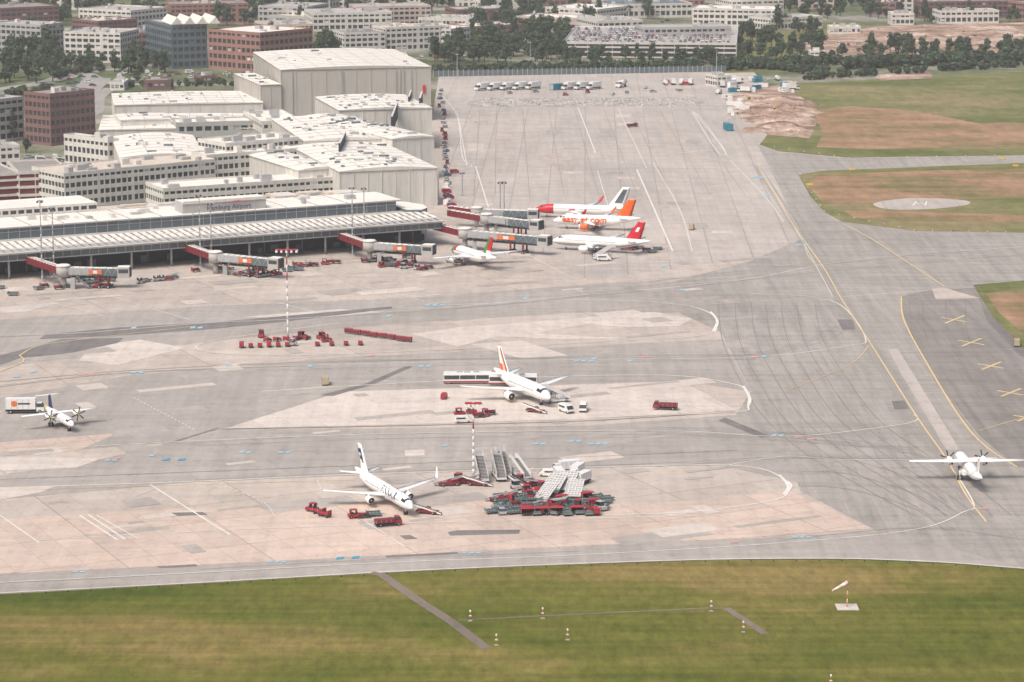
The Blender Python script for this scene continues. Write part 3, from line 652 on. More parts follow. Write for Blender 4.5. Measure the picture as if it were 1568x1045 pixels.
# ---------------------------------------------------------------- aircraft
def aircraft(name, L, Rr, zc, span, cr, ct, sweep, xw, zw, fin_h, engines, nose_px, nz, tail_px, tz, hdg=None, hi=False, ttail=False,
             c_fin=PWHITE, c_nose=None, c_body=None, title=None, tcol=PBLUE, tsize=1.8, tx=6.0, c_eng=PWHITE, winglet=None, stripe=None, spin=None, finart=None, tz0=-.1, bold=.05):
    b = MB(); n = 24; body = c_body or PWHITE
    prof = [(0, .03, -.32), (.12, .2, -.31), (.45, .40, -.27), (.95, .60, -.20), (1.35, .72, -.14), (1.75, .82, -.09), (2.4, .93, -.04), (3.4, 1, 0)]
    rings = [(d*Rr, r*Rr, dz*Rr) for d, r, dz in prof]
    x = rings[-1][0]+1.5; xt = L-7.6*Rr
    while x < xt-.5: rings.append((x, Rr, 0)); x += 1.5
    for k, r, dz in ((7.6, 1, 0), (6.2, .96, .04), (4.8, .86, .13), (3.4, .70, .27), (2.0, .48, .45), (.9, .28, .60), (.2, .14, .68), (0, .05, .70)):
        rings.append((L-k*Rr, r*Rr, dz*Rr))
    rg = [[(-d, math.cos(2*math.pi*(j+.5)/n)*r, zc+dz+math.sin(2*math.pi*(j+.5)/n)*r) for j in range(n)] for d, r, dz in rings]
    def cf(i, j):
        a = math.degrees(2*math.pi*(j+1)/n); el = a if a <= 180 else a-360
        if i == 4 and 30 <= el <= 150: return CABIN
        if i == 5 and (30 <= el <= 50 or 130 <= el <= 150): return CABIN
        d = rings[i][0]
        if c_nose and d < c_nose[1]: return c_nose[0]
        if stripe and stripe(d, el): return stripe(d, el)
        return body
    b.part('fuselage'); b.grid(rg, cf, True, True, body, body)
    if not hi:
        b.grid([[(-xw-t*cr*1.5+1.5, math.cos(a)*Rr*.85*s, zc-Rr*.62+math.sin(a)*Rr*.52*s) for a in [2*math.pi*k/12 for k in range(12)]] for t, s in ((0, .3), (.12, .85), (.3, 1), (.7, 1), (.9, .8), (1, .3))], PGREY, True, True, PGREY, PGREY)
    b.part('cabin_windows'); x = 4*Rr*.75
    while x < L-6.5*Rr:
        for sgn in (1, -1):
            r = Rr*1.012; z0, z1 = .14, .30
            b.face([(-x, sgn*math.cos(z0)*r, zc+math.sin(z0)*r), (-x-.34, sgn*math.cos(z0)*r, zc+math.sin(z0)*r), (-x-.34, sgn*math.cos(z1)*r, zc+math.sin(z1)*r), (-x, sgn*math.cos(z1)*r, zc+math.sin(z1)*r)], CABIN)
        x += .8
    b.part('doors')
    for x in (2.75*Rr, L-6.6*Rr):
        for sgn in (1, -1):
            for xx in (x, x+.95):
                r = Rr*1.01; b.face([(-xx, sgn*math.cos(-.35)*r, zc+math.sin(-.35)*r), (-xx-.08, sgn*math.cos(-.35)*r, zc+math.sin(-.35)*r), (-xx-.08, sgn*math.cos(.65)*r, zc+math.sin(.65)*r), (-xx, sgn*math.cos(.65)*r, zc+math.sin(.65)*r)], GREYW)
    def foil(xl, y, z, c, th):
        return [(xl, y, z), (xl-.12*c, y, z+th*.6), (xl-.4*c, y, z+th*.75), (xl-c, y, z+.02), (xl-.5*c, y, z-th*.35), (xl-.12*c, y, z-th*.4)]
    b.part('wings'); dih = 0.0 if hi else math.radians(5)
    for sgn in (1, -1):
        rr = []
        for t in (0, .12, .36, .7, 1.0):
            y = t*span/2; c = cr+(ct-cr)*(t/.36*.55 if t < .36 else .55+(t-.36)/.64*.45)
            if hi: c = cr+(ct-cr)*max(0, (t-.36)/.64)
            rr.append(foil(-xw-y*math.tan(sweep), sgn*y, zw+y*math.tan(dih), c, c*(.13-.04*t)))
        b.grid(rr, PGREY if not hi else PWHITE, True, True, None, PGREY)
        y = span/2; tipx = -xw-y*math.tan(sweep); zt = zw+y*math.tan(dih)
        if winglet:
            b.grid([foil(tipx, sgn*y, zt, ct, .12), [(q[0]-.9, sgn*(y+.35), q[2]+1.1) for q in foil(tipx, 0, zt, ct*.7, .1)], [(q[0]-1.9, sgn*(y+.65), q[2]+2.3) for q in foil(tipx, 0, zt, ct*.4, .05)]], winglet, True, False, None, winglet)
        for t in (.3, .5, .68):
            y = t*span/2
            if not hi: b.cyl((-xw-y*math.tan(sweep)-cr*.45+t, sgn*y, zw+y*math.tan(dih)-.25), (-xw-y*math.tan(sweep)-cr*.85+t*2.2, sgn*y, zw+y*math.tan(dih)-.35), .22, .08, 6, PGREY)
    b.part('fin'); zf = zc+Rr*.75; top = fin_h; fc = (top-zf)*.85; xb = L-fc-1.0*Rr-1.2
    sw = .75 if not ttail else .45
    def fs(t, k=1.0):
        z = zf+(top-zf)*t; c = fc*(1-.55*t)+.3; xl = -(xb-.9+ (top-zf)*sw*t)
        return [(xl, 0, z), (xl-.3*c, .14*k, z), (xl-.75*c, .10*k, z), (xl-c, 0, z), (xl-.75*c, -.10*k, z), (xl-.3*c, -.14*k, z)]
    b.grid([[( -(xb-3.6), 0, zf-.3), (-(xb-3.0), .1, zf-.3), (-(xb+fc*.7), .12, zf-.5), (-(xb+fc-.6), 0, zf-.5), (-(xb+fc*.7), -.12, zf-.5), (-(xb-3.0), -.1, zf-.3)]]+[fs(t) for t in (0.06, .25, .5, .75, .92, 1)], (lambda i, j: c_fin(i) if callable(c_fin) else c_fin), True, True, None, PWHITE)
    if finart:
        b.part('fin_emblem')
        for (t0, t1, s0, s1, m) in finart:
            for sgn in (1, -1):
                q = []
                for t, s in ((t0, s0), (t0, s1), (t1, s1), (t1, s0)):
                    z = zf+(top-zf)*t; c = fc*(1-.55*t)+.3; xl = -(xb-.9+(top-zf)*sw*t); q.append((xl-c*s, sgn*.19, z))
                b.face(q, m)
    b.part('tailplane')
    ts = span*.36; zt = (top-.2) if ttail else zc+Rr*.55; xs = (xb+(top-zf)*sw-.6) if ttail else L-4.6*Rr; tc_ = fc*(.42 if ttail else .62)
    for sgn in (1, -1):
        rr = []
        for t in (0, .5, 1):
            y = t*ts/2; c = tc_*(1-.5*t)
            rr.append(foil(-xs-y*(.15 if ttail else .6), sgn*y, zt+(0 if ttail else y*.10), c, c*.09))
        b.grid(rr, PWHITE, True, True, None, PWHITE)
    for (yf, kind, er, el) in engines:
        for sgn in (1, -1):
            y = yf*span/2; xl = -xw-y*math.tan(sweep)
            b.part('engines')
            if kind == 'jet':
                ze = zw+y*math.tan(dih)-er*1.25; x0 = xl+el*.62
                seg = [(0, .86), (.12, .98), (.35, 1.0), (.65, .92), (.85, .74)]
                b.grid([[(x0-t*el, sgn*y+math.cos(2*math.pi*k/16)*er*r, ze+math.sin(2*math.pi*k/16)*er*r) for k in range(16)] for t, r in seg], lambda i, j: (PGREY if i == 0 else c_eng), True, True, None, DARK)
                b.cyl((x0-.25, sgn*y, ze), (x0-.3, sgn*y, ze), er*.86, er*.86, 16, DARK); b.cyl((x0, sgn*y, ze), (x0-.25, sgn*y, ze), .05, er*.3, 10, STEEL)
                b.cyl((x0-.85*el, sgn*y, ze), (x0-1.12*el, sgn*y, ze), er*.5, er*.3, 12, STEEL)
                b.hexa(x0-el*1.1, x0-.7, .3, ze+er*.6, zw+y*math.tan(dih)+.1, xl-1.2, xl-.1, .25, PGREY, None, sgn*y)
            else:
                ze = zw-.25; x0 = xl+el*.55
                seg = [(0, .45), (.08, .85), (.3, 1), (.7, .95), (1.0, .35)]
                b.grid([[(x0-t*el, sgn*y+math.cos(2*math.pi*k/14)*er*r, ze-er*.3*t+math.sin(2*math.pi*k/14)*er*1.2*r) for k in range(14)] for t, r in seg], c_eng, True, True, DARK, DARK)
                b.part('propellers'); sm = spin or PWHITE
                b.cyl((x0+.7, sgn*y, ze), (x0, sgn*y, ze), .06, er*.45, 10, sm)
                for k in range(6):
                    a = k*math.pi/3+.3; ca, sa = math.cos(a), math.sin(a); bl = 1.95
                    p = lambda r, w: (x0+.3, sgn*y+ca*r-sa*w, ze+sa*r+ca*w)
                    b.face([p(.2, -.12), p(bl, -.16), p(bl, .16), p(.2, .12)], DARK)
    b.part('landing_gear')
    def gear(x, y, ztop, r, w2):
        b.cyl((x, y, r), (x, y, ztop), .12, .16, 8, PGREY)
        b.wheel(x, y-w2, r, .35); b.wheel(x, y+w2, r, .35); b.cyl((x, y-w2, r), (x, y+w2, r), .08, .08, 6, PGREY)
    gear(-2.6*Rr, 0, zc-Rr*.7, .38, .28)
    gy = 3.6 if not hi else 2.2
    gx = -(xw+cr*.75)
    for sgn in (1, -1): gear(gx, sgn*gy, zw-.1 if not hi else zc-Rr*.6, .55, .45)
    if hi:
        b.part('fuselage'); b.box(gx-2, gx+2, -1.9, 1.9, zc-Rr-.1, zc-Rr*.45, body)
    if title:
        b.part('lettering')
        for sgn in (1, -1):
            def fn(x, y, w, sgn=sgn):
                th = tz0+y/Rr; r = Rr*1.05
                xx = -(tx+x) if sgn > 0 else -(tx+w-x)
                return (xx, sgn*math.cos(th)*r, zc+math.sin(th)*r)
            text_mesh(b, title, tsize, tcol, fn, bold)
    N = P(nose_px[0], nose_px[1], nz)
    if tail_px: Tq = P(tail_px[0], tail_px[1], tz); d = N-Tq; an = math.atan2(d.y, d.x)
    if hdg is not None: an = math.radians(hdg)
    return b.finish(name, (N.x, N.y, 0.15), an)
aircraft('regional_jet', 36.2, 1.55, 3.0, 28.7, 5.2, 1.6, math.radians(25), 12.6, 2.3, 10.5, [(.34, 'jet', .85, 3.3)], (631, 779), 2.5, (563, 727), 4.2,
         title='FINNAIR', tcol=PBLUE, tsize=2.4, tx=6.5, tz0=.0, winglet=PWHITE, bold=.06, finart=[(.35, .85, .25, .45, PBLUE), (.68, .82, .45, .8, PBLUE), (.45, .58, .45, .7, PBLUE)])
aircraft('narrowbody_airliner', 33.8, 2.0, 3.5, 34.1, 6.8, 1.6, math.radians(25), 11.0, 2.6, 11.7, [(.34, 'jet', 1.15, 4.2)], (842, 610), 3.0, (783, 575), 5.0,
         c_fin=PWHITE, winglet=None, finart=[(.05, .97, .10, .28, PMAG), (.05, .9, .32, .40, PYEL), (.05, .32, .5, .85, PORG)], stripe=lambda d, el: (PYEL if d > 26 and 60 < el < 75 else None))
aircraft('turboprop_airliner', 21.2, 1.2, 2.5, 21.0, 2.7, 1.4, math.radians(2), 8.6, 3.75, 7.2, [(.36, 'prop', .62, 4.2)], (112, 652), 2.2, (86, 630), 3.6,
         hi=True, ttail=True, c_fin=PBLUE, spin=PYEL, c_eng=PWHITE, stripe=lambda d, el: (PYEL if d > 17.5 else None))
aircraft('turboprop_airliner', 30.0, 1.4, 3.1, 28.6, 2.9, 1.5, math.radians(2), 12.5, 4.5, 8.2, [(.29, 'prop', .7, 4.8)], (1466, 698), 2.6, None, 0, hdg=92, hi=True, ttail=True)
aircraft('narrowbody_airliner', 33.8, 2.0, 3.5, 34.1, 6.8, 1.6, math.radians(25), 11.0, 2.6, 11.7, [(.34, 'jet', 1.15, 4.2)], (692, 383), 3.0, None, 0, hdg=118,
         c_fin=(lambda i: PRED if i > 1 else PWHITE), c_nose=None, stripe=lambda d, el: (PGREEN if 1.4 < d < 4.6 and el > -40 else (PRED if 4.6 <= d < 6 and el > 10 else None)), finart=[(.0, .95, .0, .35, PGREEN)])
aircraft('narrowbody_airliner', 37.6, 2.0, 3.5, 34.1, 6.8, 1.6, math.radians(25), 12.5, 2.6, 11.7, [(.34, 'jet', 1.15, 4.2)], (846, 369), 3.0, None, 0, hdg=158,
         c_fin=PRED, finart=[(.45, .7, .35, .62, PWHITE)], c_nose=None, stripe=lambda d, el: (GREYW if -50 < el < -25 or -155 < el < -130 else None))
aircraft('narrowbody_airliner', 33.8, 2.0, 3.5, 34.1, 6.8, 1.6, math.radians(25), 11.0, 2.6, 11.9, [(.34, 'jet', 1.15, 4.2)], (847, 338), 3.0, None, 0, hdg=168,
         c_fin=PORG, title='easyJet.com', tcol=PORG, tsize=3.6, tx=3.8, tz0=-.35, c_eng=PORG, winglet=PORG, bold=.09)
aircraft('narrowbody_airliner', 39.5, 1.9, 3.4, 35.8, 6.8, 1.6, math.radians(25), 13.5, 2.5, 12.5, [(.34, 'jet', 1.1, 4.2)], (818, 321), 3.0, None, 0, hdg=168,
         c_fin=(lambda i: PWHITE), c_nose=(PRED, 6.5), finart=[(.2, .9, .25, .75, TEAL), (.45, .8, .38, .62, TANV)], winglet=PRED, c_eng=PWHITE, title='.com', tcol=PRED, tsize=1.3, tx=14)
# ---------------------------------------------------------------- vehicles
def mk(fn, nm): b = MB(); fn(b); return b.joined(nm)
def car_f(col):
    def f(b):
        b.hexa(-2.15, 2.15, 1.75, .28, .82, -2.1, 2.05, 1.72, col); b.hexa(-1.7, 1.05, 1.62, .82, 1.36, -1.3, .4, 1.35, GLASS); b.hexa(-1.28, .38, 1.33, 1.36, 1.45, -1.2, .3, 1.25, col)
        for x in (-1.35, 1.35):
            for y in (-.8, .8): b.wheel(x, y, .32, .2)
        b.box(2.06, 2.16, -.75, -.4, .5, .7, VWHITE); b.box(2.06, 2.16, .4, .75, .5, .7, VWHITE)
    return f
def van_f(col):
    def f(b):
        b.hexa(-2.5, 2.5, 1.95, .35, 1.1, -2.5, 2.4, 1.95, col); b.hexa(-2.5, 2.38, 1.93, 1.1, 2.2, -2.45, 1.3, 1.7, col)
        b.hexa(1.0, 2.42, 1.90, 1.15, 1.95, 1.0, 1.62, 1.74, DARK); b.box(-2.2, .7, -.975, .975, 1.25, 1.75, GLASS)
        for x in (-1.6, 1.65):
            for y in (-.88, .88): b.wheel(x, y, .36, .22)
        b.box(2.4, 2.53, -.9, .9, .35, .55, DARK)
    return f
def bus_f(b):
    b.hexa(-6.8, 6.8, 2.9, .3, 1.25, -6.8, 6.8, 2.95, VWHITE); b.box(-6.75, 6.75, -1.45, 1.45, 1.25, 2.4, GLASS); b.hexa(-6.8, 6.8, 2.95, 2.4, 3.05, -6.6, 6.6, 2.7, VWHITE)
    for i in range(10):
        x = -6.7+i*1.47; b.box(x, x+.16, -1.475, 1.475, 1.25, 2.4, DARK if i % 3 else VWHITE)
    b.box(-6.8, 6.8, -1.49, 1.49, .4, .78, RED)
    for x in (-3, -1, 1.6): b.box(x, x+1.6, -.8, .8, 3.05, 3.3, GREYW)
    for x in (-4.6, 4.6):
        for y in (-1.3, 1.3): b.wheel(x, y, .48, .3)
def truck_f(col, cab, hgt=3.7, logo=None, ln=6.5):
    def f(b):
        b.box(-ln+2, 2.0, -1.25, 1.25, 1.15, hgt, col); b.box(-ln+2, 4, -.5, .5, .7, 1.1, DARK)
        b.hexa(2.2, 4.2, 2.3, .6, 1.7, 2.2, 4.15, 2.3, cab); b.hexa(2.25, 4.1, 2.2, 1.7, 2.7, 2.3, 3.6, 2.0, GLASS); b.box(2.3, 3.6, -1.0, 1.0, 2.7, 2.8, cab)
        for i in range(int(ln/1.5)): b.box(-ln+2.1+i*1.5, -ln+2.2+i*1.5, -1.29, 1.29, 1.2, hgt-.05, STEEL)
        b.box(-ln+2, 2.0, -1.1, 1.1, .55, .8, DARK)
        if logo:
            b.cyl((-3.6, -1.31, 2.7), (-3.6, -1.295, 2.7), .8, .8, 14, logo, False); b.box(-2.6, 0.6, -1.31, -1.295, 2.5, 2.9, PBLUE)
        for x in (-ln+3.4, 3.1):
            for y in (-1.05, 1.05): b.wheel(x, y, .48, .3)
    return f
def tug_f(col):
    def f(b):
        b.hexa(-1.5, 1.5, 1.5, .3, .95, -1.45, 1.4, 1.45, col); b.box(-.9, -.2, -.6, .6, .95, 1.25, DARK)
        b.box(-1.0, -.9, -.65, .65, .95, 1.9, DARK); b.box(.35, .42, -.6, .6, .95, 1.85, GLASS); b.box(-1.05, .5, -.7, .7, 1.9, 2.0, col)
        b.cyl((.1, 0, 1), (.3, 0, 1.35), .03, .03, 5, DARK)
        for x in (-.95, .95):
            for y in (-.68, .68): b.wheel(x, y, .34, .24)
    return f
def cart_f(col, cover=True):
    def f(b):
        b.box(-1.6, 1.6, -.75, .75, .45, .6, DARK); b.cyl((1.6, 0, .45), (2.3, 0, .35), .04, .04, 5, DARK)
        for x in (-1.55, 1.5):
            for y in (-.72, .67): b.box(x, x+.06, y, y+.06, .6, 1.7, STEEL)
        b.box(-1.6, -1.55, -.72, .72, .6, 1.65, col)
        if cover: b.hexa(-1.65, 1.65, 1.6, 1.68, 1.85, -1.6, 1.6, 1.2, col); b.box(-1.5, 1.5, .68, .73, .6, 1.65, DRED)
        else:
            b.box(-1.4, .2, -.6, .6, .6, 1.1, DRED); b.box(.35, 1.2, -.5, .6, .6, 1.0, R.choice([CARBLK, GREYW])); b.box(-1.55, 1.5, .6, .66, .6, 1.2, col)
        for x in (-1.1, 1.1):
            for y in (-.7, .7): b.wheel(x, y, .24, .16)
    return f
def stairs_f(b):
    b.box(-3.6, 3.6, -1.0, 1.0, .5, .8, VWHITE)
    n = 16
    for i in range(n):
        x = -3.4+i*.38; z = .9+i*.2; b.box(x, x+.36, -.85, .85, z, z+.1, GREYW); b.box(x+.3, x+.36, -.85, .85, z+.1, z+.22, DARK)
    b.box(2.68, 4.2, -.95, .95, 4.0, 4.12, GREYW)
    for y in (-.95, .9):
        b.face([(-3.5, y, .8), (2.7, y, 4.0), (4.2, y, 4.0), (4.2, y, 5.1), (2.7, y, 5.1), (-3.5, y, 1.9)], VWHITE); b.face([(-3.5, y+.05, .8), (2.7, y+.05, 4.0), (4.2, y+.05, 4.0), (4.2, y+.05, 5.1), (2.7, y+.05, 5.1), (-3.5, y+.05, 1.9)], VWHITE)
        b.cyl((2.2, y, .8), (2.5, y, 3.9), .08, .08, 6, STEEL); b.cyl((0, y, .8), (.2, y, 2.7), .07, .07, 6, STEEL); b.cyl((0, y, .8), (2.4, y, 3.8), .06, .06, 6, STEEL)
    for x in (-2.4, 2.4):
        for y in (-.9, .9): b.wheel(x, y, .4, .25)
def belt_f(b):
    b.hexa(-3.0, 2.2, 1.7, .4, .8, -2.9, 2.1, 1.6, DRED); b.box(-1.0, .2, -.85, -.2, .8, 1.4, RED); b.box(-.6, -.1, -.8, -.25, 1.4, 1.5, DARK)
    b.M = b.M @ Matrix.Rotation(-.24, 4, 'Y'); b.box(-3.8, 3.8, .0, .75, 1.15, 1.35, DARK); b.box(-3.8, 3.8, -.06, -.01, 1.1, 1.45, STEEL); b.box(-3.8, 3.8, .76, .81, 1.1, 1.45, VWHITE); b.M = Matrix.Identity(4)
    for x in (-2, 1.4):
        for y in (-.75, .75): b.wheel(x, y, .36, .24)
def dolly_f(b):
    b.box(-1.7, 1.7, -1.1, 1.1, .42, .55, TEALG); b.cyl((1.7, 0, .45), (2.6, 0, .4), .05, .05, 5, DARK)
    for x in (-1.68, -.9, -.1, .7, 1.55): b.box(x, x+.12, -1.1, 1.1, .55, .68, STEEL)
    for y in (-1.1, 1.02): b.box(-1.7, 1.7, y, y+.08, .55, .95, TEALG)
    b.box(-1.7, -1.6, -1.0, 1.0, .7, 1.3, TEALG)
    for x in (-1.1, 1.1):
        for y in (-.85, .85): b.wheel(x, y, .2, .16)
def rack_f(b):
    b.M = Matrix.Rotation(-.35, 4, 'Y')
    b.box(-4, 4, -2.2, 2.2, 1.9, 2.05, GREYW)
    for i in range(9): b.box(-4+i*.98, -4+i*.98+.16, -2.2, 2.2, 2.05, 2.2, VWHITE)
    for i in range(6): b.box(-4, 4, -2.2+i*.85, -2.2+i*.85+.12, 2.2, 2.28, VWHITE)
    b.M = Matrix.Identity(4); b.box(-3, 3, -1.2, 1.2, .5, .8, DRED)
    for y in (-1, 1): b.cyl((-2.4, y, .7), (1, y, 2.2), .1, .1, 6, STEEL); b.cyl((2.5, y, .7), (-.5, y, 1.9), .1, .1, 6, STEEL)
    for x in (-2.2, 2.2):
        for y in (-1.2, 1.2): b.wheel(x, y, .4, .3)
def container_f(col):
    def f(b):
        b.box(-3, 3, -1.2, 1.2, .1, 2.6, col)
        for i in range(13): b.box(-2.9+i*.47, -2.75+i*.47, -1.25, 1.25, .2, 2.5, col)
        b.box(3.003, 3.04, -.9, .9, .3, 2.4, GREYW); b.box(-1, .2, -1.28, -1.26, 1.2, 2.0, GLASS)
    return f
def tanker_f(b):
    b.box(-4, 3.8, -.6, .6, .7, 1.0, DARK); b.cyl((-4.1, 0, 1.9), (1.6, 0, 1.9), 1.15, 1.15, 14, VWHITE)
    b.hexa(1.9, 3.9, 2.3, .6, 1.6, 1.9, 3.85, 2.3, VWHITE); b.hexa(1.95, 3.8, 2.2, 1.6, 2.5, 2.0, 3.3, 2.0, GLASS); b.box(2.0, 3.3, -1, 1, 2.5, 2.6, VWHITE)
    for x in (-2.9, -1.8, 2.9):
        for y in (-1.0, 1.0): b.wheel(x, y, .45, .28)
def digger_f(b):
    b.box(-1.8, 1.8, -1.3, -.8, 0, .8, DARK); b.box(-1.8, 1.8, .8, 1.3, 0, .8, DARK); b.box(-1.6, 1.4, -1.1, 1.1, .9, 1.9, YELLOW); b.hexa(.2, 1.5, 1.0, 1.9, 2.9, .3, 1.2, .9, GLASS, None, -.5)
    b.cyl((1.2, .3, 1.6), (4.0, .3, 3.9), .25, .2, 6, YELLOW); b.cyl((4.0, .3, 3.9), (5.4, .3, 1.5), .2, .15, 6, YELLOW); b.hexa(5.0, 5.8, .9, .5, 1.4, 5.2, 5.7, .9, DARK, None, .3)
cars = [mk(car_f(c), 'car') for c in (SILVER, VWHITE, CARBLK, CARBLU, VWHITE, GREYW, DRED)]
VAN = mk(van_f(VWHITE), 'van'); BUS = mk(bus_f, 'bus'); TRK = mk(truck_f(VWHITE, VWHITE, 4.0, ORANGE, 8.0), 'truck'); RTRK = mk(truck_f(DRED, RED, 2.2, None, 6.0), 'red_truck')
WTRK = mk(truck_f(VWHITE, VWHITE, 3.6), 'wtruck'); TUG = mk(tug_f(RED), 'tug'); GTUG = mk(tug_f(GREYW), 'gtug'); CART = mk(cart_f(RED), 'cart'); CARTO = mk(cart_f(RED, False), 'carto')
STAIR = mk(stairs_f, 'stairs'); BELT = mk(belt_f, 'belt'); DOLLY = mk(dolly_f, 'dolly'); RACK = mk(rack_f, 'rack'); CONT = mk(container_f(VWHITE), 'container'); BCONT = mk(container_f(BLUEP), 'bcontainer'); TANK = mk(tanker_f, 'tank'); DIG = mk(digger_f, 'digger')
KVAN = mk(van_f(TANV), 'kvan'); RVAN = mk(van_f(RED), 'rvan')
put(BUS, 'apron_bus', 716, 587, 2); put(BUS, 'apron_bus', 786, 590, -3)
put(TRK, 'catering_truck', 44, 633, 2); put(RTRK, 'baggage_truck', 1019, 628, 170, .8); put(KVAN, 'service_van', 498, 589, 95); put(RVAN, 'tow_tractor', 680, 611, 80, .7)
put(VAN, 'service_van', 709, 648, 10, .85); put(VAN, 'service_van', 867, 632, 300); put(VAN, 'service_van', 893, 630, 265); put(cars[0], 'service_car', 768, 787, 100); put(KVAN, 'service_van', 1059, 352, 80, .9); put(KVAN, 'service_van', 1557, 530, 80, .9)
put(STAIR, 'passenger_stairs', 853, 617, 200); put(BELT, 'belt_loader', 818, 632, 150)
for x, y, h in ((704, 637, 20), (722, 634, 5), (741, 638, 170)): put(TUG, 'baggage_tug', x, y, h, 1.0)
put(CARTO, 'baggage_cart', 733, 640, 5); put(CARTO, 'baggage_cart', 750, 636, 5)
for i in range(6): put(CARTO if i % 3 else CART, 'baggage_cart', 370+i*14, 533-i*.4, 95, .9)
for i in range(4): put(CARTO, 'baggage_cart', 486+i*22, 530-i*.4, 92, .9)
for i in range(5): put(CARTO, 'baggage_cart', 410+i*15, 524-i*.8, 60, .9)
for i in range(8): put(CART, 'baggage_cart', 534+i*13.0+R.uniform(-1, 1), 511+i*1.9+R.uniform(-.5, .5), 142+R.uniform(-14, 14), .8)
for x, y in ((400, 517), (462, 519), (492, 520), (446, 530), (500, 524)): put(TUG if x != 446 else GTUG, 'baggage_tug', x, y, R.uniform(0, 360), 1.1)
put(RTRK, 'baggage_truck', 594, 806, 20, .75); put(TUG, 'baggage_tug', 478, 784, 150, 1.0); put(CARTO, 'baggage_cart', 489, 788, 140, 1.0); put(CARTO, 'baggage_cart', 497, 792, 140)
put(TUG, 'baggage_tug', 543, 794, 20); put(CARTO, 'baggage_cart', 557, 794, 10, .9); put(DOLLY, 'cargo_dolly', 572, 791, 10); put(BELT, 'belt_loader', 652, 787, 160)
# equipment park
put(STAIR, 'passenger_stairs', 737, 735, 100, 1.2); put(STAIR, 'passenger_stairs', 764, 733, 100, 1.2); put(STAIR, 'passenger_stairs', 771, 728, 102, 1.2); put(STAIR, 'passenger_stairs', 797, 732, 120, 1.0)
put(BELT, 'belt_loader', 690, 744, 10); put(BELT, 'belt_loader', 712, 741, 350, 1.0); put(BELT, 'belt_loader', 730, 744, 165, 1.0); put(TUG, 'baggage_tug', 703, 739, 60, 1.1)
for x, y, h in ((838, 730, 170), (866, 724, 200), (882, 731, 250), (889, 743, 240), (857, 737, 280)): put(WTRK if x != 838 else VAN, 'service_truck', x, y, h, .8)
put(RACK, 'container_loader', 850, 752, 70); put(RACK, 'container_loader', 868, 748, 75); put(RACK, 'container_loader', 880, 758, 80, .9); put(RACK, 'container_loader', 838, 762, 65, .8)
for r in range(5):
    for i in range(11):
        x = 768+i*16+R.uniform(-4, 4)-r*3; y = 762+r*6.2+i*.3+R.uniform(-1.8, 1.8)
        if 838 < x < 885 and y < 768 or x > 945: continue
        put(DOLLY if R.random() < .8 else R.choice([CARTO, CART]), 'cargo_dolly', x, y, R.choice([15, 20, 100, 200, 60]), .9)
for x, y, k in ((798, 748, 0), (806, 756, 1), (815, 745, 0), (846, 776, 0), (884, 780, 1), (920, 782, 2), (790, 750, 2), (770, 768, 0), (828, 752, 1), (812, 764, 1), (795, 741, 1), (862, 771, 0)): put((BELT, TUG, GTUG)[k], ('belt_loader', 'baggage_tug', 'baggage_tug')[k], x, y, R.uniform(0, 360), 1.05)
for x in (808, 829, 852, 884): put(CART, 'baggage_cart', x, 790-(x-808)*.03, 5, 1.0)
# vehicles at the pier
for x, y, n in ((240, 430, 4), (60, 443, 2), (135, 436, 5), (370, 424, 3), (400, 424, 4), (455, 410, 4), (498, 406, 3), (585, 410, 4), (610, 412, 3), (560, 402, 3), (0, 443, 1), (690, 404, 2), (640, 414, 3), (962, 385, 3), (990, 387, 3), (340, 415, 2), (575, 400, 3), (300, 418, 1), (90, 444, 2), (150, 442, 3), (215, 434, 2), (385, 418, 3), (440, 416, 3), (20, 452, 1)):
    a = R.uniform(-20, 40)
    for i in range(n):
        k = R.choice([TUG, GTUG, CARTO, CARTO, BELT, DOLLY, DOLLY]); put(k, {TUG: 'baggage_tug', GTUG: 'baggage_tug', BELT: 'belt_loader', DOLLY: 'cargo_dolly'}.get(k, 'baggage_cart'), x+i*8.5, y-i*1.0+R.uniform(-2, 2), a+R.uniform(-12, 12), 1.0)
for x, y in ((125, 432), (625, 396), (925, 400), (598, 400)): put(cars[0] if x != 925 else VAN, 'service_car', x, y, R.uniform(0, 40))
put(STAIR, 'passenger_stairs', 924, 398, 20); put(RTRK, 'baggage_truck', 968, 195, 30, .7)
for i in range(30):
    y = 140+i*6.2; x = 674+ (y-140)*.075+R.uniform(-3, 5); k = R.choice([cars[2], cars[0], TUG, DOLLY, cars[3], CONT, DOLLY]); put(k, 'cargo_dolly' if k is DOLLY else ('baggage_tug' if k is TUG else ('equipment_container' if k is CONT else 'parked_car')), x, y, R.uniform(60, 120), .8 if k is CONT else 1)
for x, y in ((696, 266), (688, 305), (692, 318), (684, 296)): put(RVAN, 'service_van', x, y, 20, .8)
# far end vehicle row
for i in range(5): put(WTRK, 'parked_truck', 738+i*19.5, 139-i*.5, 225, 1.15)
for i in range(4): put(WTRK if i else BCONT, 'parked_truck', 852+i*19, 138-i*.3, 225, 1.15 if i else 1.3)
put(TANK, 'tanker_truck', 951, 134, 245, 1.3); put(cars[0], 'parked_car', 988, 136, 80)
for x, y in ((960, 143), (938, 146), (900, 143), (866, 147), (1040, 140), (820, 142), (780, 144), (1000, 142)): put(R.choice([TUG, cars[0], DOLLY, TUG]), 'baggage_tug', x, y, R.uniform(0, 90))
for x in (1018, 1030, 1044, 1058): put(R.choice([BCONT, WTRK, TANK]), 'site_container', x, 130, R.choice([80, 95, 100]), .9)
for i in range(26): put(R.choice([CONT, WTRK, VAN, BCONT, TANK, CONT]), 'site_container', R.uniform(1098, 1215), R.uniform(122, 146), R.uniform(0, 180), .9)
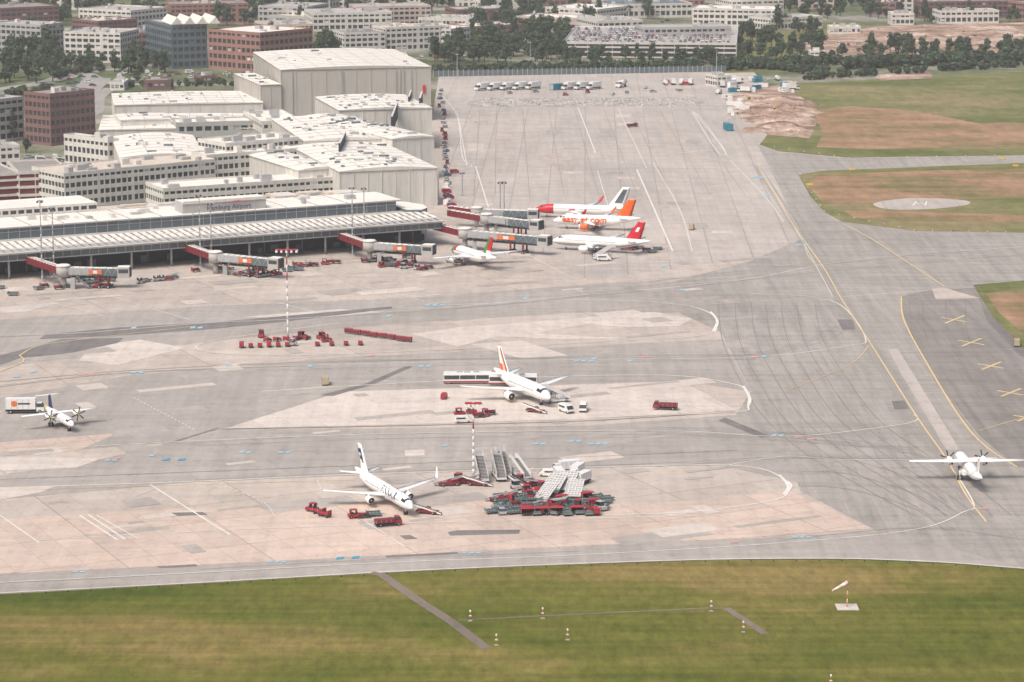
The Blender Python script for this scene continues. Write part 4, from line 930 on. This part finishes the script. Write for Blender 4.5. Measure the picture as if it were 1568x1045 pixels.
put(RVAN, 'fire_engine', 1020, 128, 0, .9); put(RVAN, 'fire_engine', 1050, 131, 0, .9); put(BCONT, 'blue_truck', 1115, 200, 100, 1.3); put(CONT, 'site_container', 1200, 141, 20)
for i in range(10): put(R.choice([CONT, CONT, WTRK]), 'site_container', R.uniform(1112, 1140), R.uniform(150, 182), R.uniform(0, 180), .9)
put(DIG, 'excavator', 1180, 175, 40); put(DIG, 'excavator', 1150, 158, 200); put(DIG, 'excavator', 1405, 100, 140)
def mounds(n, x0, x1, y0, y1, s0, s1, k):
    b = MB()
    for i in range(n):
        x = R.uniform(x0, x1); y = R.uniform(y0, y1); q = P(x, y); s = R.uniform(s0, s1); hh = s*R.uniform(k*.5, k)
        if x < 1150 and y > 180: continue
        m = 12; off = [R.uniform(.7, 1.3) for _ in range(m)]; rg = []
        for t, rr in ((0, 1), (.3, .82), (.6, .6), (.85, .35), (1, .1)): rg.append([(q.x+math.cos(2*math.pi*j/m)*s*rr*off[j]*R.uniform(.9, 1.1)*1.4, q.y+math.sin(2*math.pi*j/m)*s*rr*off[j]*R.uniform(.9, 1.1)*1.5, .1+hh*t*R.uniform(.85, 1.1)) for j in range(m)])
        b.grid(rg, DIRT, True, True)
    b.finish('earth_mound')
mounds(45, 1135, 1230, 150, 200, 3, 8, .3); mounds(12, 1180, 1230, 155, 198, 6, 10, .4); mounds(25, 1340, 1560, 42, 78, 5, 18, .2)
b = MB()
for i in range(200):
    x = R.uniform(1112, 1225); y = R.uniform(148, 205); q = P(x, y); s = R.uniform(.2, .9)
    if x < 1150 and y > 185: continue
    b.M = Matrix.Translation(q) @ Matrix.Rotation(R.uniform(0, 3), 4, 'Z'); b.hexa(-s, s, s, .1, .1+s*.6, -s*.8, s*.7, s*.7, R.choice([RUBM, RUBM, GREYW, DIRT]))
b.finish('building_rubble')
# ---------------------------------------------------------------- windsock and grass light posts
b = MB(); b.part('pad'); b.box(-2.2, 2.2, -2.2, 2.2, 0, .12, LIGHT)
b.part('pole')
for i in range(6): b.cyl((0, 0, .1+i*.85), (0, 0, .95+i*.85), .11, .10, 8, ORANGE if i % 2 == 0 else VWHITE)
b.part('sock')
d = Vector((-1, -.4, -.42)).normalized(); p0 = Vector((0, 0, 5.2)); SOCK = mat('faded_sock', (.62, .50, .40), .9)
for i in range(5): b.cyl(p0+d*i*.75, p0+d*(i+1)*.75, .48-.06*i, .48-.06*(i+1), 10, SOCK if i % 2 == 0 else VWHITE, True, i == 0)
q = P(1297, 931); b.finish('windsock', (q.x, q.y, .1))
for x, y in ((720, 952), (831, 948), (760, 989), (869, 981), (1089, 937), (1138, 969), (1272, 1052)):
    b = MB(); b.box(-.4, .4, -.3, .3, 0, .12, GREYW); b.cyl((0, 0, .1), (0, 0, 2.0), .06, .05, 6, ORANGE); b.box(-.25, .25, -.12, .12, 1.0, 1.2, VWHITE); b.hexa(-.18, .18, .3, 1.95, 2.3, -.13, .13, .2, VWHITE)
    b.cyl((-.3, 0, .1), (-.3, 0, 1.2), .04, .04, 5, RED); q = P(x, y); b.finish('approach_light', (q.x, q.y, .1))
b = MB()
for i in range(46):
    t = i/45; ps = [(0, 909), (300, 893), (600, 876), (850, 865), (1100, 857), (1300, 856), (1450, 862), (1568, 871)]
    x = t*1568
    for a, c in zip(ps[:-1], ps[1:]):
        if a[0] <= x <= c[0]: y = a[1]+(c[1]-a[1])*(x-a[0])/(c[0]-a[0])
    q = P(x, y+4); b.cyl((q.x, q.y, .08), (q.x, q.y, .45), .12, .08, 6, DARK)
for pts in ([(1225, 268), (1262, 325), (1400, 354), (1568, 357)], [(1163, 222), (1300, 243), (1568, 238)]):
    for a, c in zip(pts[:-1], pts[1:]):
        for i in range(6):
            q = P(a[0]+(c[0]-a[0])*i/6, a[1]+(c[1]-a[1])*i/6); b.cyl((q.x, q.y, .08), (q.x, q.y, .6), .18, .12, 6, VWHITE)
b.finish('taxiway_edge_lights')
b = MB()
for x, y in ((1305, 262), (1555, 256), (1240, 285), (1535, 245)):
    q = P(x, y); b.M = Matrix.Translation(q); b.box(-1.3, 1.3, -.15, .15, .3, 1.1, YELLOW); b.box(-1.2, -1.0, -.1, .1, 0, .3, DARK); b.box(1.0, 1.2, -.1, .1, 0, .3, DARK)
b.finish('taxiway_sign')
# ---------------------------------------------------------------- town
PINKR = mat('pink_render', (.50, .41, .37), .8)
TB = [('office_building', (97, 50), (184, 52), 18, 30, 5, WHITE, GROOF), ('office_building', (14, 44), (60, 42), 15, 60, 4, WHITE, GROOF), ('office_building', (62, 40), (98, 36), 19, 40, 5, GREYW, GROOF),
      ('brick_office', (208, 52), (262, 50), 15, 40, 3, BRICK, TEAL), ('brick_office', (318, 46), (398, 52), 23, 45, 5, BRICK, WROOF), ('glass_office', (262, 40), (317, 38), 26, 50, 6, TEAL, GROOF),
      ('brick_office', (398, 66), (425, 64), 10, 20, 2, DBRICK, DROOF), ('office_building', (478, 22), (600, 20), 12, 40, 3, WHITE, GROOF), ('office_building', (590, 44), (690, 40), 15, 22, 4, WHITE, TANROOF), ('office_building', (690, 46), (720, 42), 13, 60, 3, WHITE, WROOF),
      ('office_building', (527, 52), (590, 50), 13, 25, 4, WHITE, DROOF), ('office_building', (545, 12), (660, 10), 14, 30, 4, PINKR, GROOF),
      ('brick_office', (725, 42), (800, 38), 8, 30, 2, BRICK, WROOF), ('office_building', (700, 16), (780, 14), 9, 30, 2, DBRICK, GROOF), ('office_building', (835, 12), (915, 16), 9, 40, 2, WHITE, WROOF),
      ('office_building', (915, 34), (985, 32), 10, 40, 2, WHITE, GROOF), ('office_building', (985, 44), (1120, 42), 14, 25, 3, GREYW, GROOF), ('office_building', (930, 8), (1060, 6), 10, 50, 2, WHITE, TEAL),
      ('office_building', (1060, 14), (1190, 16), 12, 30, 3, WHITE, WROOF), ('office_building', (1120, 2), (1200, 0), 16, 30, 4, WHITE, GROOF), ('brick_office', (1415, 4), (1568, 2), 12, 25, 3, DBRICK, DROOF), ('brick_office', (1570, 6), (1640, 4), 12, 25, 3, BRICK, DROOF),
      ('office_building', (1440, 18), (1530, 17), 9, 20, 2, WHITE, GROOF), ('office_building', (0, 14), (90, 10), 14, 40, 4, DBRICK, DROOF), ('office_building', (120, 14), (200, 18), 16, 40, 4, WHITE, GROOF), ('office_building', (260, 8), (380, 6), 14, 30, 4, BRICK, DROOF),
      ('office_building', (415, 40), (480, 38), 8, 40, 2, TANROOF, GROOF), ('office_building', (395, 10), (470, 12), 12, 40, 3, GREYW, GROOF), ('office_building', (150, 34), (210, 30), 12, 30, 3, DBRICK, TANROOF),
      ('low_warehouse', (412, 24), (520, 30), 7, 30, 1, GREYW, TANROOF), ('low_warehouse', (640, 28), (720, 30), 7, 30, 1, WHITE, GROOF), ('low_warehouse', (790, 26), (900, 30), 8, 30, 2, PINKR, WROOF), ('low_warehouse', (1180, 30), (1260, 26), 8, 25, 2, WHITE, GROOF),
      ('site_office', (1240, 80), (1262, 80), 5, 12, 2, WHITE, WROOF), ('site_office', (1270, 42), (1318, 42), 5, 14, 1, WHITE, WROOF), ('site_office', (1365, 22), (1400, 22), 8, 20, 2, WHITE, TANROOF), ('site_office', (1098, 118), (1120, 117), 6, 14, 2, WHITE, WROOF),
      ('gatehouse', (168, 128), (190, 128), 4, 20, 1, WHITE, WROOF), ('gatehouse', (308, 118), (332, 117), 4, 14, 1, DBRICK, DROOF), ('brick_house', (225, 125), (262, 124), 5, 14, 1, DBRICK, DROOF)]
for t in TB: building(*t, bay=4.0 if t[3] > 8 else 3.0, pier=.25, clutter=R.randint(3, 10))
for i in range(90):
    y = R.uniform(-45, 22); x = R.uniform(-120, 1690); hh = R.choice([6, 8, 9, 12, 14]); w = R.uniform(30, 80)
    building('town_building', (x, y-hh*2), (x+w, y-hh*2+R.uniform(-2, 2)), hh, R.uniform(10, 26), max(1, int(hh/3.2)), R.choice([WHITE, BRICK, PINKR, GREYW, DBRICK, WHITE]), R.choice([GROOF, DROOF, TANROOF, WROOF, GROOF]), bay=5, pier=.4, clutter=2)
b = MB(); M, Wd = rectframe((262, 40), (340, 38), 26); b.M = M
for i in range(4):
    x = i*Wd/4; b.face([(x, 0, 26.7), (x+Wd/4-1, 0, 26.7), (x+Wd/8, 0, 31)], WHITE); b.face([(x, 0, 26.7), (x+Wd/8, 0, 31), (x+Wd/8, 30, 31), (x, 30, 26.7)], WROOF); b.face([(x+Wd/4-1, 0, 26.7), (x+Wd/8, 0, 31), (x+Wd/8, 30, 31), (x+Wd/4-1, 30, 26.7)], TEAL)
b.finish('sawtooth_skylight')
building('parking_deck', (862, 66), (1128, 68), 9, 120, 3, WHITE, GROOF, 8, .04, DARK, .35, 0, .9)
M, Wd = rectframe((862, 66), (1128, 68), 9)
e = bpy.data.objects.new('parked_cars', None); sc.collection.objects.link(e)
for r in range(7):
    for i in range(int(Wd/2.7)-2):
        if R.random() < .82:
            q = M @ Vector((3+i*2.7, 6+r*16, 9.02)); inst(R.choice(cars), 'car', q, math.atan2(M[1][0], M[0][0])+math.pi/2, 1, e)
            if R.random() < .7:
                q = M @ Vector((3+i*2.7, 11.5+r*16, 9.02)); inst(R.choice(cars), 'car', q, math.atan2(M[1][0], M[0][0])+math.pi/2, 1, e)
e = bpy.data.objects.new('parked_cars', None); sc.collection.objects.link(e)
for (x0, x1, y0, y1, n) in ((40, 130, 240, 252, 26), (0, 70, 244, 258, 16), (180, 420, 112, 124, 50), (60, 140, 178, 200, 8), (140, 190, 235, 250, 8), (590, 860, 82, 92, 20), (90, 160, 112, 140, 12), (145, 180, 205, 225, 8), (1000, 1200, 30, 40, 20), (1220, 1400, 60, 90, 14), (320, 345, 120, 130, 4)):
    for i in range(n):
        q = P(R.uniform(x0, x1), R.uniform(y0, y1)); inst(R.choice(cars+[VAN]), 'car', (q.x, q.y, .07), R.choice([0, 1.57, .4, 1.9]), 1, e)
b = MB()
A = P(664, 118); B = P(1112, 110); d = B-A; n = 60
for i in range(n):
    p0 = A+d*(i/n); p1 = A+d*((i+1)/n); b.face([(p0.x, p0.y, 0), (p1.x, p1.y, 0), (p1.x, p1.y, 3.5), (p0.x, p0.y, 3.5)], TEALG); b.box(p0.x-.2, p0.x+.2, p0.y-.3, p0.y+.3, 0, 3.9, STEEL)
b.finish('boundary_fence')
# ---------------------------------------------------------------- trees
def tree_mesh(seed, h, cw, leaves=620, tall=1.0):
    r = random.Random(seed); b = MB()
    b.cyl((0, 0, 0), (0, 0, h*.5), .32, .18, 7, BARK)
    cl = []
    for i in range(9):
        a = r.uniform(0, 6.28); rad = r.uniform(.1, .62)*cw; z = h*r.uniform(.34, .86)
        c = Vector((math.cos(a)*rad, math.sin(a)*rad, z)); cl.append((c, cw*r.uniform(.30, .5), r.choice([0, 1, 1, 2])))
        b.cyl((0, 0, h*.3), tuple(c), .12, .04, 5, BARK)
    cl.append((Vector((0, 0, h*.85)), cw*.42, 1)); cl.append((Vector((0, 0, h*.55)), cw*.6, 0))
    for i in range(leaves):
        c, rad, t = r.choice(cl); d = Vector((r.gauss(0, 1), r.gauss(0, 1), r.gauss(0, 1))).normalized()*rad*r.uniform(.55, 1.05); d.z *= tall
        p = c+d; s = r.uniform(.28, .62); n = (d.normalized()+Vector((r.uniform(-.6, .6), r.uniform(-.6, .6), r.uniform(-.3, .8)))).normalized()
        a = n.orthogonal().normalized(); bb = n.cross(a); k = r.uniform(0, 3)
        a, bb = a*math.cos(k)+bb*math.sin(k), bb*math.cos(k)-a*math.sin(k)
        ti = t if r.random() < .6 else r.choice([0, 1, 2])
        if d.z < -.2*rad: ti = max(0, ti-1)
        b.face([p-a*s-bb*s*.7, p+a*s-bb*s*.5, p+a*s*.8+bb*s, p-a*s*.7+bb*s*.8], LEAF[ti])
    return b.joined('tree')
TR = [tree_mesh(1, 12, 4.6), tree_mesh(2, 14, 5.2, 760), tree_mesh(3, 10, 4.2), tree_mesh(4, 16, 4.2, 700, 1.5), tree_mesh(5, 11, 5.2)]
BUSH = [tree_mesh(8, 4.5, 3.2, 380), tree_mesh(9, 5, 2.8, 360)]
def grove(areas):
    e = bpy.data.objects.new('distant_trees', None); sc.collection.objects.link(e)
    for (x0, y0, x1, y1, n, s0, s1) in areas:
        for i in range(n):
            q = P(R.uniform(x0, x1), R.uniform(y0, y1)); s = R.uniform(s0, s1)
            inst(R.choice(TR), 'tree', (q.x, q.y, 0), R.uniform(0, 6.28), (s, s, s*R.uniform(.85, 1.15)), e)
grove([(-60, 55, 92, 130, 90, .8, 1.25), (190, 96, 270, 112, 24, .8, 1.2), (92, 100, 190, 112, 18, .5, .9), (400, 74, 520, 98, 36, .8, 1.2), (660, 76, 860, 98, 75, .7, 1.1), (860, 90, 1120, 100, 50, .5, .8),
       (1130, 42, 1260, 98, 44, .6, 1.1), (1140, -5, 1420, 30, 110, .7, 1.2), (720, 48, 870, 74, 48, .7, 1.1), (-60, 0, 480, 40, 160, .7, 1.2), (480, -30, 1000, 30, 170, .7, 1.1), (1000, -30, 1600, 10, 130, .8, 1.2),
       (1285, 78, 1600, 92, 50, .6, 1.0), (100, 60, 210, 100, 16, .7, 1.1), (1400, 26, 1600, 36, 24, .6, 1.0), (720, 26, 920, 46, 44, .7, 1.0), (-60, -60, 1650, -20, 200, .9, 1.4)])
for x, y, s in ((18, 216, .9), (8, 205, .8), (60, 110, 1), (128, 228, .5), (150, 238, .5), (45, 322, .45), (40, 235, .6), (163, 243, .5), (210, 128, .5), (115, 180, .4), (100, 165, .4), (395, 118, .8), (240, 112, .7), (70, 90, 1.3), (78, 92, 1.2), (408, 92, 1)):
    put(R.choice(TR), 'street_tree', x, y, R.uniform(0, 360), s, 0)
e = bpy.data.objects.new('hedge', None); sc.collection.objects.link(e)
for (x0, y0, x1, y1, n, s) in ((664, 114, 1112, 105, 150, 1.1), (1105, 108, 1290, 98, 60, 1.2), (1290, 105, 1600, 92, 150, 1.3), (1230, 122, 1600, 100, 90, .8), (180, 133, 420, 130, 60, .6), (0, 150, 80, 140, 20, .9), (84, 118, 180, 105, 30, .8), (1120, 100, 1290, 118, 60, .9)):
    for i in range(n):
        t = R.random(); q = P(x0+(x1-x0)*t, y0+(y1-y0)*t+R.uniform(-2, 2)); s_ = s*R.uniform(.7, 1.25); inst(R.choice(BUSH), 'bush', (q.x, q.y, 0), R.uniform(0, 6), s_, e)
# ---------------------------------------------------------------- haze, light, camera
hz = bpy.data.materials.new('haze'); hz.use_nodes = True; nt = hz.node_tree; nt.nodes.clear()
o = nt.nodes.new('ShaderNodeOutputMaterial'); v = nt.nodes.new('ShaderNodeVolumeScatter'); v.inputs['Density'].default_value = 0.00011; v.inputs['Color'].default_value = (1, .985, .96, 1); v.inputs['Anisotropy'].default_value = 0.2
nt.links.new(v.outputs[0], o.inputs['Volume'])
b = MB(); b.box(-2500, 2500, -300, 4500, -5, 260, hz); b.finish('air_haze')
w = bpy.data.worlds.new('World'); sc.world = w; w.use_nodes = True; nt = w.node_tree; bg = nt.nodes['Background']
sky = nt.nodes.new('ShaderNodeTexSky'); sky.sky_type = 'NISHITA'; sky.sun_disc = False
az = math.radians(220); el = math.radians(55)
sky.sun_elevation = el; sky.sun_rotation = az; sky.dust_density = 7; sky.air_density = 1.0; sky.ozone_density = 0.5
nt.links.new(sky.outputs[0], bg.inputs['Color']); bg.inputs['Strength'].default_value = 0.15
sd = Vector((math.sin(az)*math.cos(el), math.cos(az)*math.cos(el), math.sin(el)))
su = bpy.data.lights.new('sun', 'SUN'); su.energy = 2.1; su.angle = math.radians(22); su.color = (1, .945, .88)
so = bpy.data.objects.new('sun', su); sc.collection.objects.link(so); so.rotation_euler = (-sd).to_track_quat('-Z', 'Y').to_euler()
cam = bpy.data.cameras.new('camera'); co = bpy.data.objects.new('camera', cam); sc.collection.objects.link(co)
co.location = (0, 0, H); co.rotation_euler = (math.pi/2-PITCH, 0, 0)
cam.sensor_width = 36; cam.lens = F/1568*36; cam.clip_start = 1; cam.clip_end = 20000
sc.camera = co
sc.view_settings.view_transform = 'Standard'; sc.view_settings.look = 'None'; sc.view_settings.exposure = 0
